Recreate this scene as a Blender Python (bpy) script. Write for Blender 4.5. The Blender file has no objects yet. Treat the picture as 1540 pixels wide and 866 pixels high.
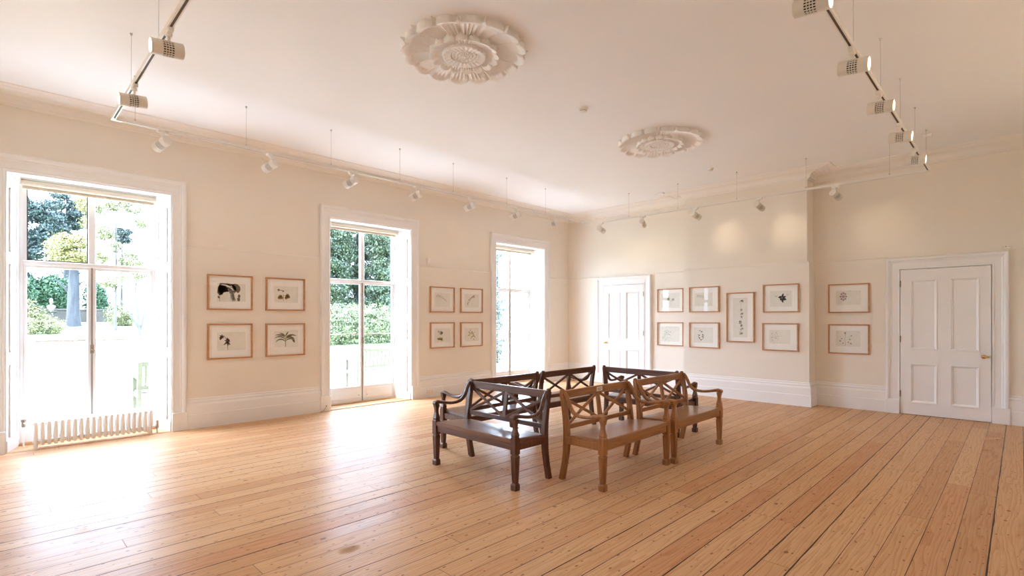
import bpy, math, random
import numpy as np
from mathutils import Vector, Matrix

PI = math.pi
SC = bpy.context.scene
COL = SC.collection

# ------------------------------------------------------------------ camera
YAW = 44.63
FPX = 775.0
cam_d = bpy.data.cameras.new('camera')
cam = bpy.data.objects.new('camera', cam_d)
COL.objects.link(cam)
cam.location = (0, 0, 1.5)
cam.rotation_euler = (PI/2, 0, math.radians(YAW))
cam_d.sensor_width = 36
cam_d.lens = FPX/1540*36
cam_d.shift_y = (479.3-433)/1540
cam_d.clip_end = 500
SC.camera = cam

# ------------------------------------------------------------------ light and exposure
SKY = 1.86
SUN = 6.5
SPOT_W = 14.0
SC.view_settings.view_transform = 'Standard'
SC.view_settings.look = 'None'
SC.view_settings.gamma = 1
SC.view_settings.use_curve_mapping = False
SC.view_settings.exposure = 0.10
SC.cycles.use_denoising = True
SC.cycles.max_bounces = 14
SC.cycles.diffuse_bounces = 10
SC.cycles.glossy_bounces = 6
SC.cycles.transparent_max_bounces = 16
SC.cycles.caustics_reflective = False
SC.cycles.caustics_refractive = False
SC.cycles.sample_clamp_indirect = 12

world = bpy.data.worlds.new('sky')
SC.world = world
world.use_nodes = True
wn = world.node_tree
wn.nodes.clear()
w_out = wn.nodes.new('ShaderNodeOutputWorld')
w_bg = wn.nodes.new('ShaderNodeBackground')
w_sky = wn.nodes.new('ShaderNodeTexSky')
w_sky.sky_type = 'NISHITA'
w_sky.sun_disc = False
w_sky.sun_elevation = math.radians(48)
w_sky.sun_rotation = math.radians(200)
w_sky.air_density = 1.0
w_sky.dust_density = 3.0
w_sky.ozone_density = 1.0
w_mix = wn.nodes.new('ShaderNodeMix')
w_mix.data_type = 'RGBA'
w_mix.inputs[0].default_value = 0.65
w_mix.inputs[7].default_value = (11.3, 14.6, 19.4, 1)     # bright thin cloud over the blue
wn.links.new(w_sky.outputs[0], w_mix.inputs[6])
wn.links.new(w_mix.outputs[2], w_bg.inputs[0])
w_bg.inputs[1].default_value = SKY
wn.links.new(w_bg.outputs[0], w_out.inputs[0])

sun_d = bpy.data.lights.new('sun', 'SUN')
sun = bpy.data.objects.new('sun', sun_d)
COL.objects.link(sun)
sun_d.energy = SUN
sun_d.angle = math.radians(1.0)
sun_d.color = (1.0, 0.98, 0.95)
sun.rotation_euler = Vector((-0.23, -0.80, 0.95)).to_track_quat('Z', 'Y').to_euler()

WIN_C = (0.91, 4.70, 8.46)
for c in WIN_C:                                   # daylight portals at the glass
    pd = bpy.data.lights.new('window_portal', 'AREA')
    po = bpy.data.objects.new('window_portal', pd)
    COL.objects.link(po)
    pd.shape = 'RECTANGLE'
    pd.size = 3.1
    pd.size_y = 1.36
    pd.cycles.is_portal = True
    po.location = (-8.57, c, 1.6)
    po.rotation_euler = (0, -PI/2, 0)

# ------------------------------------------------------------------ materials
def new_mat(name):
    m = bpy.data.materials.new(name)
    m.use_nodes = True
    n = m.node_tree
    b = n.nodes['Principled BSDF']
    return m, n, b

def N(n, t, **kw):
    k = n.nodes.new(t)
    for a, v in kw.items():
        setattr(k, a, v)
    return k

def ramp(n, stops, interp='LINEAR'):
    r = n.nodes.new('ShaderNodeValToRGB')
    r.color_ramp.interpolation = interp
    e = r.color_ramp.elements
    e[0].position, e[0].color = stops[0][0], (*stops[0][1], 1)
    e[1].position, e[1].color = stops[-1][0], (*stops[-1][1], 1)
    for p, c in stops[1:-1]:
        k = e.new(p)
        k.color = (*c, 1)
    return r

def simple(name, col, rough=0.5, metal=0.0, noise=0.0, scale=8.0, bump=0.0, bscale=60.0, stretch=None, coat=0.0):
    """procedural paint / metal / cloth: object-space noise varies the colour and the surface"""
    m, n, b = new_mat(name)
    L = n.links.new
    b.inputs['Roughness'].default_value = rough
    b.inputs['Metallic'].default_value = metal
    b.inputs['Coat Weight'].default_value = coat
    tc = N(n, 'ShaderNodeTexCoord')
    mp = N(n, 'ShaderNodeMapping')
    if stretch:
        mp.inputs['Scale'].default_value = stretch
    L(tc.outputs['Object'], mp.inputs[0])
    nz = N(n, 'ShaderNodeTexNoise')
    nz.inputs['Scale'].default_value = scale
    nz.inputs['Detail'].default_value = 4
    L(mp.outputs[0], nz.inputs['Vector'])
    d = max(noise, 0.005)
    r = ramp(n, [(0.3, tuple(max(0, c*(1-d)) for c in col)), (0.7, tuple(min(1, c*(1+d)) for c in col))])
    L(nz.outputs['Fac'], r.inputs[0])
    L(r.outputs[0], b.inputs['Base Color'])
    if bump:
        n2 = N(n, 'ShaderNodeTexNoise')
        n2.inputs['Scale'].default_value = bscale
        L(mp.outputs[0], n2.inputs['Vector'])
        bp = N(n, 'ShaderNodeBump')
        bp.inputs['Strength'].default_value = bump
        bp.inputs['Distance'].default_value = 0.01
        L(n2.outputs['Fac'], bp.inputs['Height'])
        L(bp.outputs[0], b.inputs['Normal'])
    return m

def wood(name, dark, light, rough, axis='X', scale=3.0, coat=0.0):
    m, n, b = new_mat(name)
    L = n.links.new
    tc = N(n, 'ShaderNodeTexCoord')
    mp = N(n, 'ShaderNodeMapping')
    s = {'X': (1, 14, 14), 'Y': (14, 1, 14), 'Z': (14, 14, 1)}[axis]
    mp.inputs['Scale'].default_value = s
    L(tc.outputs['Object'], mp.inputs[0])
    nz = N(n, 'ShaderNodeTexNoise')
    nz.inputs['Scale'].default_value = scale
    nz.inputs['Detail'].default_value = 6
    nz.inputs['Distortion'].default_value = 0.6
    L(mp.outputs[0], nz.inputs['Vector'])
    r = ramp(n, [(0.3, dark), (0.72, light)])
    L(nz.outputs['Fac'], r.inputs[0])
    L(r.outputs[0], b.inputs['Base Color'])
    b.inputs['Roughness'].default_value = rough
    b.inputs['Coat Weight'].default_value = coat
    b.inputs['Coat Roughness'].default_value = 0.18
    bp = N(n, 'ShaderNodeBump')
    bp.inputs['Strength'].default_value = 0.02
    bp.inputs['Distance'].default_value = 0.001
    L(nz.outputs['Fac'], bp.inputs['Height'])
    if coat < 0.4: L(bp.outputs[0], b.inputs['Normal'])
    return m

def emit(name, col, s):
    m, n, b = new_mat(name)
    b.inputs['Base Color'].default_value = (*col, 1)
    b.inputs['Emission Color'].default_value = (*col, 1)
    b.inputs['Emission Strength'].default_value = s
    return m

def glass_mat(name, refl=1.0):
    m = bpy.data.materials.new(name)
    m.use_nodes = True
    n = m.node_tree
    n.nodes.clear()
    L = n.links.new
    o = N(n, 'ShaderNodeOutputMaterial')
    mx = N(n, 'ShaderNodeMixShader')
    tr = N(n, 'ShaderNodeBsdfTransparent')
    tr.inputs[0].default_value = (0.99, 0.995, 0.995, 1)
    gl = N(n, 'ShaderNodeBsdfGlossy')
    gl.inputs['Roughness'].default_value = 0.01
    nz = N(n, 'ShaderNodeTexNoise')
    nz.inputs['Scale'].default_value = 1.5
    tc = N(n, 'ShaderNodeTexCoord')
    bp = N(n, 'ShaderNodeBump')
    bp.inputs['Strength'].default_value = 0.03
    L(tc.outputs['Object'], nz.inputs['Vector'])
    L(nz.outputs['Fac'], bp.inputs['Height'])
    L(bp.outputs[0], gl.inputs['Normal'])
    # Schlick reflectance, the same from both faces of the sheet
    ge = N(n, 'ShaderNodeNewGeometry')
    dp = N(n, 'ShaderNodeVectorMath', operation='DOT_PRODUCT')
    L(ge.outputs['Incoming'], dp.inputs[0]); L(ge.outputs['Normal'], dp.inputs[1])
    ab = N(n, 'ShaderNodeMath', operation='ABSOLUTE')
    L(dp.outputs['Value'], ab.inputs[0])
    om = N(n, 'ShaderNodeMath', operation='SUBTRACT')
    om.inputs[0].default_value = 1.0
    L(ab.outputs[0], om.inputs[1])
    pw = N(n, 'ShaderNodeMath', operation='POWER')
    pw.inputs[1].default_value = 5.0
    L(om.outputs[0], pw.inputs[0])
    mu = N(n, 'ShaderNodeMath', operation='MULTIPLY_ADD')
    mu.inputs[1].default_value = 0.96*refl
    mu.inputs[2].default_value = 0.04*refl
    L(pw.outputs[0], mu.inputs[0])
    L(mu.outputs[0], mx.inputs[0])
    L(tr.outputs[0], mx.inputs[1])
    L(gl.outputs[0], mx.inputs[2])
    L(mx.outputs[0], o.inputs[0])
    return m

def floor_mat():
    """old pine boards running along Y, 0.168 m wide, with open seams, butt joints, knots and nails"""
    m, n, b = new_mat('pine_boards')
    L = n.links.new
    BW = 0.168
    geo = N(n, 'ShaderNodeNewGeometry')
    sep = N(n, 'ShaderNodeSeparateXYZ')
    L(geo.outputs['Position'], sep.inputs[0])
    def M(op, a, bb=None, c=None):
        k = N(n, 'ShaderNodeMath', operation=op)
        for i, v in enumerate((a, bb, c)):
            if v is None: continue
            if isinstance(v, (int, float)): k.inputs[i].default_value = v
            else: L(v, k.inputs[i])
        return k.outputs[0]
    xs = M('DIVIDE', M('ADD', sep.outputs[0], 0.316), BW)
    ix = M('FLOOR', xs)
    fx = M('FRACT', xs)
    wn1 = N(n, 'ShaderNodeTexWhiteNoise', noise_dimensions='1D')
    L(ix, wn1.inputs['W'])
    # butt joints every ~3.4 m with an offset per board
    ys = M('ADD', M('DIVIDE', sep.outputs[1], 3.4), M('MULTIPLY', wn1.outputs['Value'], 7.3))
    iy = M('FLOOR', ys)
    fy = M('FRACT', ys)
    wn2 = N(n, 'ShaderNodeTexWhiteNoise', noise_dimensions='2D')
    cb = N(n, 'ShaderNodeCombineXYZ')
    L(ix, cb.inputs[0]); L(iy, cb.inputs[1])
    L(cb.outputs[0], wn2.inputs['Vector'])
    # seam widths differ from board to board
    wn3 = N(n, 'ShaderNodeTexWhiteNoise', noise_dimensions='1D')
    L(M('ADD', ix, 37.5), wn3.inputs['W'])
    sw = M('ADD', M('MULTIPLY', M('POWER', wn3.outputs['Value'], 2.0), 0.038), 0.020)
    wob = N(n, 'ShaderNodeTexNoise')
    wob.inputs['Scale'].default_value = 3.0
    L(geo.outputs['Position'], wob.inputs['Vector'])
    sw2 = M('MULTIPLY', sw, M('ADD', M('MULTIPLY', wob.outputs['Fac'], 1.4), 0.3))
    seam = M('LESS_THAN', fx, sw2)
    joint = M('LESS_THAN', fy, 0.0010)
    gap = M('MAXIMUM', seam, M('MULTIPLY', joint, 0.75))
    # grain: each board gets its own offset
    off = N(n, 'ShaderNodeVectorMath', operation='MULTIPLY_ADD')
    L(wn2.outputs['Color'], off.inputs[0])
    off.inputs[1].default_value = (9, 23, 0)
    L(geo.outputs['Position'], off.inputs[2])
    mp = N(n, 'ShaderNodeMapping')
    mp.inputs['Scale'].default_value = (9, 0.8, 1)
    L(off.outputs[0], mp.inputs[0])
    g1 = N(n, 'ShaderNodeTexNoise')
    g1.inputs['Scale'].default_value = 1.0
    g1.inputs['Detail'].default_value = 3
    g1.inputs['Distortion'].default_value = 0.3
    L(mp.outputs[0], g1.inputs['Vector'])
    rings = M('FRACT', M('ADD', M('MULTIPLY', fx, 5.0), M('MULTIPLY', g1.outputs['Fac'], 6.0)))
    mp2 = N(n, 'ShaderNodeMapping')
    mp2.inputs['Scale'].default_value = (120, 3, 1)
    L(off.outputs[0], mp2.inputs[0])
    g2 = N(n, 'ShaderNodeTexNoise')
    g2.inputs['Scale'].default_value = 1.0
    g2.inputs['Detail'].default_value = 4
    L(mp2.outputs[0], g2.inputs['Vector'])
    base = ramp(n, [(0.0, (0.61, 0.350, 0.180)), (0.35, (0.67, 0.405, 0.215)), (0.7, (0.72, 0.46, 0.255)), (1.0, (0.62, 0.325, 0.165))])
    L(wn2.outputs['Value'], base.inputs[0])
    ringc = ramp(n, [(0.0, (1, 1, 1)), (0.6, (0.95, 0.92, 0.88)), (0.92, (0.80, 0.69, 0.58)), (1.0, (1, 1, 1))])
    L(rings, ringc.inputs[0])
    mul1 = N(n, 'ShaderNodeMix', data_type='RGBA', blend_type='MULTIPLY')
    mul1.inputs[0].default_value = 0.85
    L(base.outputs[0], mul1.inputs[6]); L(ringc.outputs[0], mul1.inputs[7])
    finec = ramp(n, [(0.3, (0.86, 0.80, 0.74)), (0.6, (1, 1, 1))])
    L(g2.outputs['Fac'], finec.inputs[0])
    mul2 = N(n, 'ShaderNodeMix', data_type='RGBA', blend_type='MULTIPLY')
    mul2.inputs[0].default_value = 0.8
    L(mul1.outputs[2], mul2.inputs[6]); L(finec.outputs[0], mul2.inputs[7])
    # knots and nail marks
    mp3 = N(n, 'ShaderNodeMapping')
    mp3.inputs['Scale'].default_value = (5.0, 3.0, 1)
    L(off.outputs[0], mp3.inputs[0])
    vo = N(n, 'ShaderNodeTexVoronoi', voronoi_dimensions='2D')
    vo.inputs['Scale'].default_value = 1.0
    L(mp3.outputs[0], vo.inputs['Vector'])
    vr = N(n, 'ShaderNodeSeparateColor')
    L(vo.outputs['Color'], vr.inputs[0])
    kr = M('MULTIPLY', M('POWER', vr.outputs[0], 3.0), 0.07)
    knot = M('LESS_THAN', vo.outputs['Distance'], kr)
    mp4 = N(n, 'ShaderNodeMapping')
    mp4.inputs['Scale'].default_value = (16.0, 7.0, 1)
    L(off.outputs[0], mp4.inputs[0])
    vo2 = N(n, 'ShaderNodeTexVoronoi', voronoi_dimensions='2D')
    vo2.inputs['Scale'].default_value = 1.0
    L(mp4.outputs[0], vo2.inputs['Vector'])
    vr2 = N(n, 'ShaderNodeSeparateColor')
    L(vo2.outputs['Color'], vr2.inputs[0])
    nail = M('LESS_THAN', vo2.outputs['Distance'], M('MULTIPLY', M('POWER', vr2.outputs[0], 1.6), 0.11))
    spots = M('MULTIPLY', M('MAXIMUM', knot, nail), 0.75)
    mk = N(n, 'ShaderNodeMix', data_type='RGBA')
    L(spots, mk.inputs[0]); L(mul2.outputs[2], mk.inputs[6])
    mk.inputs[7].default_value = (0.20, 0.085, 0.035, 1)
    # worn patches where the varnish has gone
    def patch(x, y, rx, ry, s):
        px = M('DIVIDE', M('SUBTRACT', sep.outputs[0], x), rx)
        py = M('DIVIDE', M('SUBTRACT', sep.outputs[1], y), ry)
        r2 = M('ADD', M('MULTIPLY', px, px), M('MULTIPLY', py, py))
        pn = N(n, 'ShaderNodeTexNoise')
        pn.inputs['Scale'].default_value = 22
        pn.inputs['Detail'].default_value = 5
        L(geo.outputs['Position'], pn.inputs['Vector'])
        k = M('SUBTRACT', 1.25, M('ADD', r2, M('MULTIPLY', pn.outputs['Fac'], 0.9)))
        return M('MULTIPLY', M('MINIMUM', M('MAXIMUM', k, 0.0), 1.0), s)
    pt = M('MAXIMUM', M('MAXIMUM', patch(-3.11, 1.64, 0.06, 0.10, 1.0), patch(-4.72, 0.46, 0.12, 0.06, 0.3)), patch(-4.3, 0.40, 0.04, 0.02, 0.5))
    mpz = N(n, 'ShaderNodeMix', data_type='RGBA')
    L(M('MULTIPLY', pt, 0.5), mpz.inputs[0]); L(mk.outputs[2], mpz.inputs[6])
    mpz.inputs[7].default_value = (0.25, 0.12, 0.06, 1)
    # mix in the gap colour
    mg = N(n, 'ShaderNodeMix', data_type='RGBA')
    L(gap, mg.inputs[0]); L(mpz.outputs[2], mg.inputs[6])
    mg.inputs[7].default_value = (0.06, 0.028, 0.012, 1)
    L(mg.outputs[2], b.inputs['Base Color'])
    rn = N(n, 'ShaderNodeTexNoise')
    rn.inputs['Scale'].default_value = 2.2
    rn.inputs['Detail'].default_value = 3
    L(geo.outputs['Position'], rn.inputs['Vector'])
    rough = M('ADD', M('MULTIPLY', rn.outputs['Fac'], 0.14), 0.23)
    rough = M('ADD', rough, M('MULTIPLY', wn2.outputs['Value'], 0.05))
    rough = M('MINIMUM', M('ADD', rough, M('MULTIPLY', M('MAXIMUM', gap, pt), 0.5)), 1.0)
    L(rough, b.inputs['Roughness'])
    b.inputs['Specular IOR Level'].default_value = 0.0
    # boards cup a little across their width, gaps sink
    cup = M('MULTIPLY', M('POWER', M('ABSOLUTE', M('SUBTRACT', fx, 0.5)), 2.0), -0.6)
    h = M('ADD', M('ADD', cup, M('MULTIPLY', g2.outputs['Fac'], 0.06)), M('MULTIPLY', gap, -1.0))
    h = M('ADD', h, M('MULTIPLY', rings, 0.02))
    bp = N(n, 'ShaderNodeBump')
    bp.inputs['Strength'].default_value = 0.35
    bp.inputs['Distance'].default_value = 0.004
    L(h, bp.inputs['Height'])
    L(bp.outputs[0], b.inputs['Normal'])
    # thin worn varnish: a weak clear reflection over the wood
    n.nodes['Principled BSDF'].inputs['Roughness'].default_value = 0.6
    gl = N(n, 'ShaderNodeBsdfGlossy')
    L(rough, gl.inputs['Roughness']); L(bp.outputs[0], gl.inputs['Normal'])
    for lk in list(b.inputs['Roughness'].links): n.links.remove(lk)
    dpn = N(n, 'ShaderNodeVectorMath', operation='DOT_PRODUCT')
    L(geo.outputs['Incoming'], dpn.inputs[0]); L(geo.outputs['Normal'], dpn.inputs[1])
    sch = M('POWER', M('SUBTRACT', 1.0, M('ABSOLUTE', dpn.outputs['Value'])), 5.0)
    fac = M('MULTIPLY_ADD', sch, 0.38, 0.018)
    ms = N(n, 'ShaderNodeMixShader')
    L(fac, ms.inputs[0]); L(b.outputs[0], ms.inputs[1]); L(gl.outputs[0], ms.inputs[2])
    L(ms.outputs[0], n.nodes['Material Output'].inputs[0])
    return m

def foliage_mat(name, cols, trans=0.25):
    m, n, b = new_mat(name)
    L = n.links.new
    tc = N(n, 'ShaderNodeTexCoord')
    nz = N(n, 'ShaderNodeTexNoise')
    nz.inputs['Scale'].default_value = 1.3
    nz.inputs['Detail'].default_value = 6
    nz.inputs['Roughness'].default_value = 0.7
    L(tc.outputs['Object'], nz.inputs['Vector'])
    k = len(cols)
    r = ramp(n, [(0.3+0.4*i/(k-1), c) for i, c in enumerate(cols)])
    L(nz.outputs['Fac'], r.inputs[0])
    L(r.outputs[0], b.inputs['Base Color'])
    b.inputs['Roughness'].default_value = 0.6
    return m

M_ = {}
M_['wall'] = simple('cream_wall_paint', (0.83, 0.77, 0.685), 0.7, noise=0.012, scale=2.0, bump=0.05, bscale=25)
M_['ceil'] = simple('ceiling_paint', (0.865, 0.85, 0.835), 0.8, noise=0.012, scale=1.2, bump=0.03, bscale=20)
M_['corn'] = simple('cornice_paint', (0.85, 0.80, 0.745), 0.7, noise=0.01)
M_['plaster'] = simple('plaster_rose', (0.85, 0.82, 0.785), 0.7, noise=0.03, scale=20, bump=0.08, bscale=50)
M_['gloss'] = simple('white_gloss_woodwork', (0.85, 0.835, 0.825), 0.32, noise=0.01, scale=3, bump=0.04, bscale=18)
M_['floor'] = floor_mat()
M_['glass'] = glass_mat('window_glass', 0.9)
M_['pglass'] = glass_mat('picture_glass', 0.5)
M_['dark_gap'] = simple('dark_gap', (0.10, 0.08, 0.07), 0.8)
M_['strip'] = simple('gap_shade_strip', (0.30, 0.27, 0.24), 0.6)
M_['sill'] = wood('threshold_oak', (0.30, 0.15, 0.06), (0.62, 0.38, 0.19), 0.45, 'Y')
M_['blind'] = simple('blind_cloth', (0.70, 0.62, 0.50), 0.8, noise=0.03, scale=30)
M_['rad'] = simple('radiator_enamel', (0.86, 0.83, 0.79), 0.3, noise=0.01)
M_['frame'] = wood('frame_wood', (0.42, 0.19, 0.075), (0.58, 0.30, 0.13), 0.4, 'X')
M_['mat'] = simple('mat_board', (0.92, 0.90, 0.86), 0.9, noise=0.01, scale=40)
M_['plate'] = simple('print_paper', (0.80, 0.78, 0.71), 0.9, noise=0.03, scale=12)
M_['backing'] = simple('frame_backing', (0.35, 0.25, 0.16), 0.8, noise=0.05)
M_['bd'] = wood('dark_mahogany', (0.058, 0.018, 0.009), (0.150, 0.052, 0.023), 0.38, 'X', coat=0.2)
M_['bdz'] = wood('dark_mahogany_upright', (0.058, 0.018, 0.009), (0.150, 0.052, 0.023), 0.38, 'Z', coat=0.2)
M_['bg'] = wood('golden_oak', (0.25, 0.096, 0.026), (0.43, 0.185, 0.056), 0.42, 'X', coat=0.12)
M_['bgz'] = wood('golden_oak_upright', (0.25, 0.096, 0.026), (0.43, 0.185, 0.056), 0.42, 'Z', coat=0.12)
M_['bds'] = wood('dark_seat_boards', (0.13, 0.055, 0.030), (0.20, 0.092, 0.050), 0.30, 'X', coat=0.5)
M_['bgs'] = wood('golden_seat_boards', (0.29, 0.135, 0.052), (0.39, 0.19, 0.080), 0.32, 'X', coat=0.4)
M_['plaque'] = simple('plaque_paper', (0.75, 0.68, 0.55), 0.5, noise=0.15, scale=60)
M_['track'] = simple('track_enamel', (0.83, 0.79, 0.74), 0.35, noise=0.01)
M_['slot'] = simple('track_slot', (0.10, 0.07, 0.05), 0.7)
M_['spot'] = simple('spot_enamel', (0.74, 0.69, 0.62), 0.4, noise=0.01)
M_['vent'] = simple('vent_black', (0.06, 0.05, 0.04), 0.7)
M_['lens'] = emit('lamp_lens', (1.0, 0.86, 0.66), 6.0)
M_['brass'] = simple('brass', (0.72, 0.48, 0.20), 0.25, metal=1.0, noise=0.05)
M_['steel'] = simple('steel_wire', (0.55, 0.52, 0.48), 0.35, metal=0.6)
M_['hinge'] = simple('hinge_steel', (0.30, 0.24, 0.18), 0.4, metal=0.7)
M_['plastic'] = simple('cream_plastic', (0.83, 0.78, 0.70), 0.4)
M_['lawn'] = simple('lawn_grass', (0.17, 0.22, 0.09), 0.9, noise=0.30, scale=3.0, bump=0.4, bscale=40)
M_['terrace'] = simple('pale_gravel', (0.55, 0.53, 0.50), 0.9, noise=0.08, scale=6, bump=0.3)
M_['stone'] = simple('garden_stone', (0.055, 0.047, 0.042), 0.9, noise=0.25, scale=3, bump=0.4, bscale=12)
M_['pale_stone'] = simple('pale_stone', (0.16, 0.15, 0.135), 0.9, noise=0.12, scale=5)
M_['bark'] = simple('bark', (0.034, 0.036, 0.042), 0.9, noise=0.4, scale=2, bump=0.6, bscale=6, stretch=(4, 4, 0.5))
M_['bark_pale'] = simple('bark_pale', (0.075, 0.068, 0.060), 0.9, noise=0.25, scale=3)
M_['teak'] = wood('weathered_teak', (0.058, 0.058, 0.032), (0.092, 0.092, 0.052), 0.7, 'X')
M_['f_dark'] = foliage_mat('conifer_needles', [(0.010, 0.021, 0.021), (0.019, 0.037, 0.033), (0.038, 0.062, 0.050)])
M_['f_mid'] = foliage_mat('conifer_green', [(0.0108, 0.0200, 0.0100), (0.0280, 0.0460, 0.0200), (0.0760, 0.1020, 0.0450)])
M_['f_yel'] = foliage_mat('golden_leaves', [(0.1445, 0.1122, 0.0374), (0.2210, 0.1870, 0.0646), (0.1445, 0.1700, 0.0680)])
M_['f_grn'] = foliage_mat('laurel_leaves', [(0.008, 0.030, 0.011), (0.018, 0.058, 0.021), (0.038, 0.095, 0.036)])
M_['f_pale'] = foliage_mat('pale_leaves', [(0.080, 0.080, 0.034), (0.135, 0.135, 0.058), (0.19, 0.18, 0.09)])
M_['f_hedge'] = foliage_mat('hedge_leaves', [(0.065, 0.070, 0.036), (0.130, 0.155, 0.072), (0.21, 0.235, 0.12)])
M_['f_far'] = foliage_mat('variegated_leaves', [(0.024, 0.034, 0.026), (0.066, 0.080, 0.060), (0.14, 0.15, 0.13)])

# ------------------------------------------------------------------ mesh helpers
class MB:
    def __init__(s):
        s.v = []; s.f = []; s.mi = []; s.cur = 0
    def add(s, vs, fs):
        o = len(s.v)
        s.v += [tuple(v) for v in vs]
        s.f += [tuple(i+o for i in f) for f in fs]
        s.mi += [s.cur]*len(fs)
        return s
    def box(s, x0, x1, y0, y1, z0, z1, ch=0.0):
        if ch <= 0:
            vs = [(x, y, z) for z in (z0, z1) for y in (y0, y1) for x in (x0, x1)]
            return s.add(vs, [(0, 2, 3, 1), (4, 5, 7, 6), (0, 1, 5, 4), (2, 6, 7, 3), (0, 4, 6, 2), (1, 3, 7, 5)])
        c = ch
        vs = []
        for z, i in ((z0, c), (z0+c, 0), (z1-c, 0), (z1, c)):
            vs += [(x0+i, y0+c if i == 0 else y0+i, z), (x0+c if i == 0 else x0+i, y0+i, z), (x1-c if i == 0 else x1-i, y0+i, z), (x1-i, y0+c if i == 0 else y0+i, z),
                   (x1-i, y1-c if i == 0 else y1-i, z), (x1-c if i == 0 else x1-i, y1-i, z), (x0+c if i == 0 else x0+i, y1-i, z), (x0+i, y1-c if i == 0 else y1-i, z)]
        # rings of 8
        fs = [tuple(range(7, -1, -1)), tuple(range(24, 32))]
        for r in range(3):
            for k in range(8):
                a, b_ = r*8+k, r*8+(k+1) % 8
                fs.append((a, b_, b_+8, a+8))
        return s.add(vs, fs)
    def prism(s, poly, z0, z1):
        n = len(poly)
        vs = [(x, y, z0) for x, y in poly]+[(x, y, z1) for x, y in poly]
        fs = [tuple(range(n-1, -1, -1)), tuple(range(n, 2*n))]
        fs += [(i, (i+1) % n, n+(i+1) % n, n+i) for i in range(n)]
        return s.add(vs, fs)
    def rings(s, rings, close=True, cap=True):
        n = len(rings[0])
        vs = [p for r in rings for p in r]
        fs = []
        for r in range(len(rings)-1):
            for k in range(n if close else n-1):
                a, b_ = r*n+k, r*n+(k+1) % n
                fs.append((a, b_, b_+n, a+n))
        if cap:
            fs.append(tuple(range(n-1, -1, -1)))
            fs.append(tuple((len(rings)-1)*n+k for k in range(n)))
        return s.add(vs, fs)
    def sweep(s, path, w, h, side=(1, 0, 0), seg=0):
        """rect (seg=0) or elliptical section swept on a path; w along side, h along the normal"""
        P = [Vector(p) for p in path]
        side = Vector(side).normalized()
        R = []
        for i, p in enumerate(P):
            t = (P[min(i+1, len(P)-1)]-P[max(i-1, 0)]).normalized()
            nn = side.cross(t).normalized()
            ss = t.cross(nn).normalized()
            wi = w[i] if isinstance(w, (list, tuple)) else w
            hi = h[i] if isinstance(h, (list, tuple)) else h
            if seg == 0:
                c = min(wi, hi)*0.12
                a, b_ = wi/2, hi/2
                pts = [(a, -b_+c), (a, b_-c), (a-c, b_), (-a+c, b_), (-a, b_-c), (-a, -b_+c), (-a+c, -b_), (a-c, -b_)]
            else:
                pts = [(wi/2*math.cos(2*PI*k/seg), hi/2*math.sin(2*PI*k/seg)) for k in range(seg)]
            R.append([p+ss*u+nn*v for u, v in pts])
        return s.rings(R)
    def tube(s, path, r, seg=8):
        P = [Vector(p) for p in path]
        t0 = (P[-1]-P[0]).normalized()
        sd = Vector((0, 0, 1)).cross(t0)
        if sd.length < 0.1: sd = Vector((1, 0, 0))
        rr = [2*x for x in r] if isinstance(r, (list, tuple)) else 2*r
        return s.sweep(path, rr, rr, sd, seg)
    def lathe(s, prof, c=(0, 0, 0), axis='Z', seg=20, square=0.0):
        R = []
        for r, z in prof:
            ring = []
            for k in range(seg):
                a = 2*PI*k/seg
                x, y = math.cos(a), math.sin(a)
                if axis == 'Z': p = (c[0]+r*x, c[1]+r*y, c[2]+z)
                elif axis == 'X': p = (c[0]+z, c[1]+r*x, c[2]+r*y)
                else: p = (c[0]+r*y, c[1]+z, c[2]+r*x)
                ring.append(p)
            R.append(ring)
        return s.rings(R)
    def sqlathe(s, prof, c):
        """square section turned up a vertical line: profile of (half width, z)"""
        R = []
        for r, z in prof:
            r *= 1.14; k = r*0.84
            R.append([(c[0]+a, c[1]+b_, c[2]+z) for a, b_ in ((r, -k), (r, k), (k, r), (-k, r), (-r, k), (-r, -k), (-k, -r), (k, -r))])
        return s.rings(R)
    def build(s, name, mats, parent=None, smooth=False, loc=None, rotz=0):
        me = bpy.data.meshes.new(name)
        me.from_pydata([tuple(v) for v in s.v], [], s.f)
        if not isinstance(mats, (list, tuple)): mats = [mats]
        for m in mats: me.materials.append(m)
        if len(mats) > 1: me.polygons.foreach_set('material_index', s.mi)
        me.update()
        # consistent outward normals
        import bmesh
        bm = bmesh.new(); bm.from_mesh(me)
        bmesh.ops.recalc_face_normals(bm, faces=bm.faces)
        bm.to_mesh(me); bm.free()
        if smooth:
            me.polygons.foreach_set('use_smooth', [True]*len(me.polygons))
            try: me.set_sharp_from_angle(angle=math.radians(38))
            except Exception: pass
        o = bpy.data.objects.new(name, me)
        COL.objects.link(o)
        if parent is not None: o.parent = parent
        if loc is not None: o.location = loc
        o.rotation_euler = (0, 0, rotz)
        return o

def thing(name, label, cat, loc=(0, 0, 0), rotz=0, group=None):
    o = bpy.data.objects.new(name, None)
    COL.objects.link(o)
    o.empty_display_size = 0.1
    o.location = loc
    o.rotation_euler = (0, 0, rotz)
    if label: o['label'] = label
    if cat: o['category'] = cat
    if group: o['group'] = group
    return o

def tag(o, label, cat, group=None, kind=None):
    o['label'] = label; o['category'] = cat
    if group: o['group'] = group
    if kind: o['kind'] = kind
    return o

def struct(o):
    o['kind'] = 'structure'
    return o

def dup(root, loc=None, rotz=None, label=None, group=None):
    def rec(o, par):
        c = o.copy(); COL.objects.link(c)
        if par is not None: c.parent = par
        for ch in list(o.children): rec(ch, c)
        return c
    r = rec(root, None)
    if loc is not None: r.location = loc
    if rotz is not None: r.rotation_euler = (0, 0, rotz)
    if label: r['label'] = label
    if group: r['group'] = group
    return r

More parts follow.
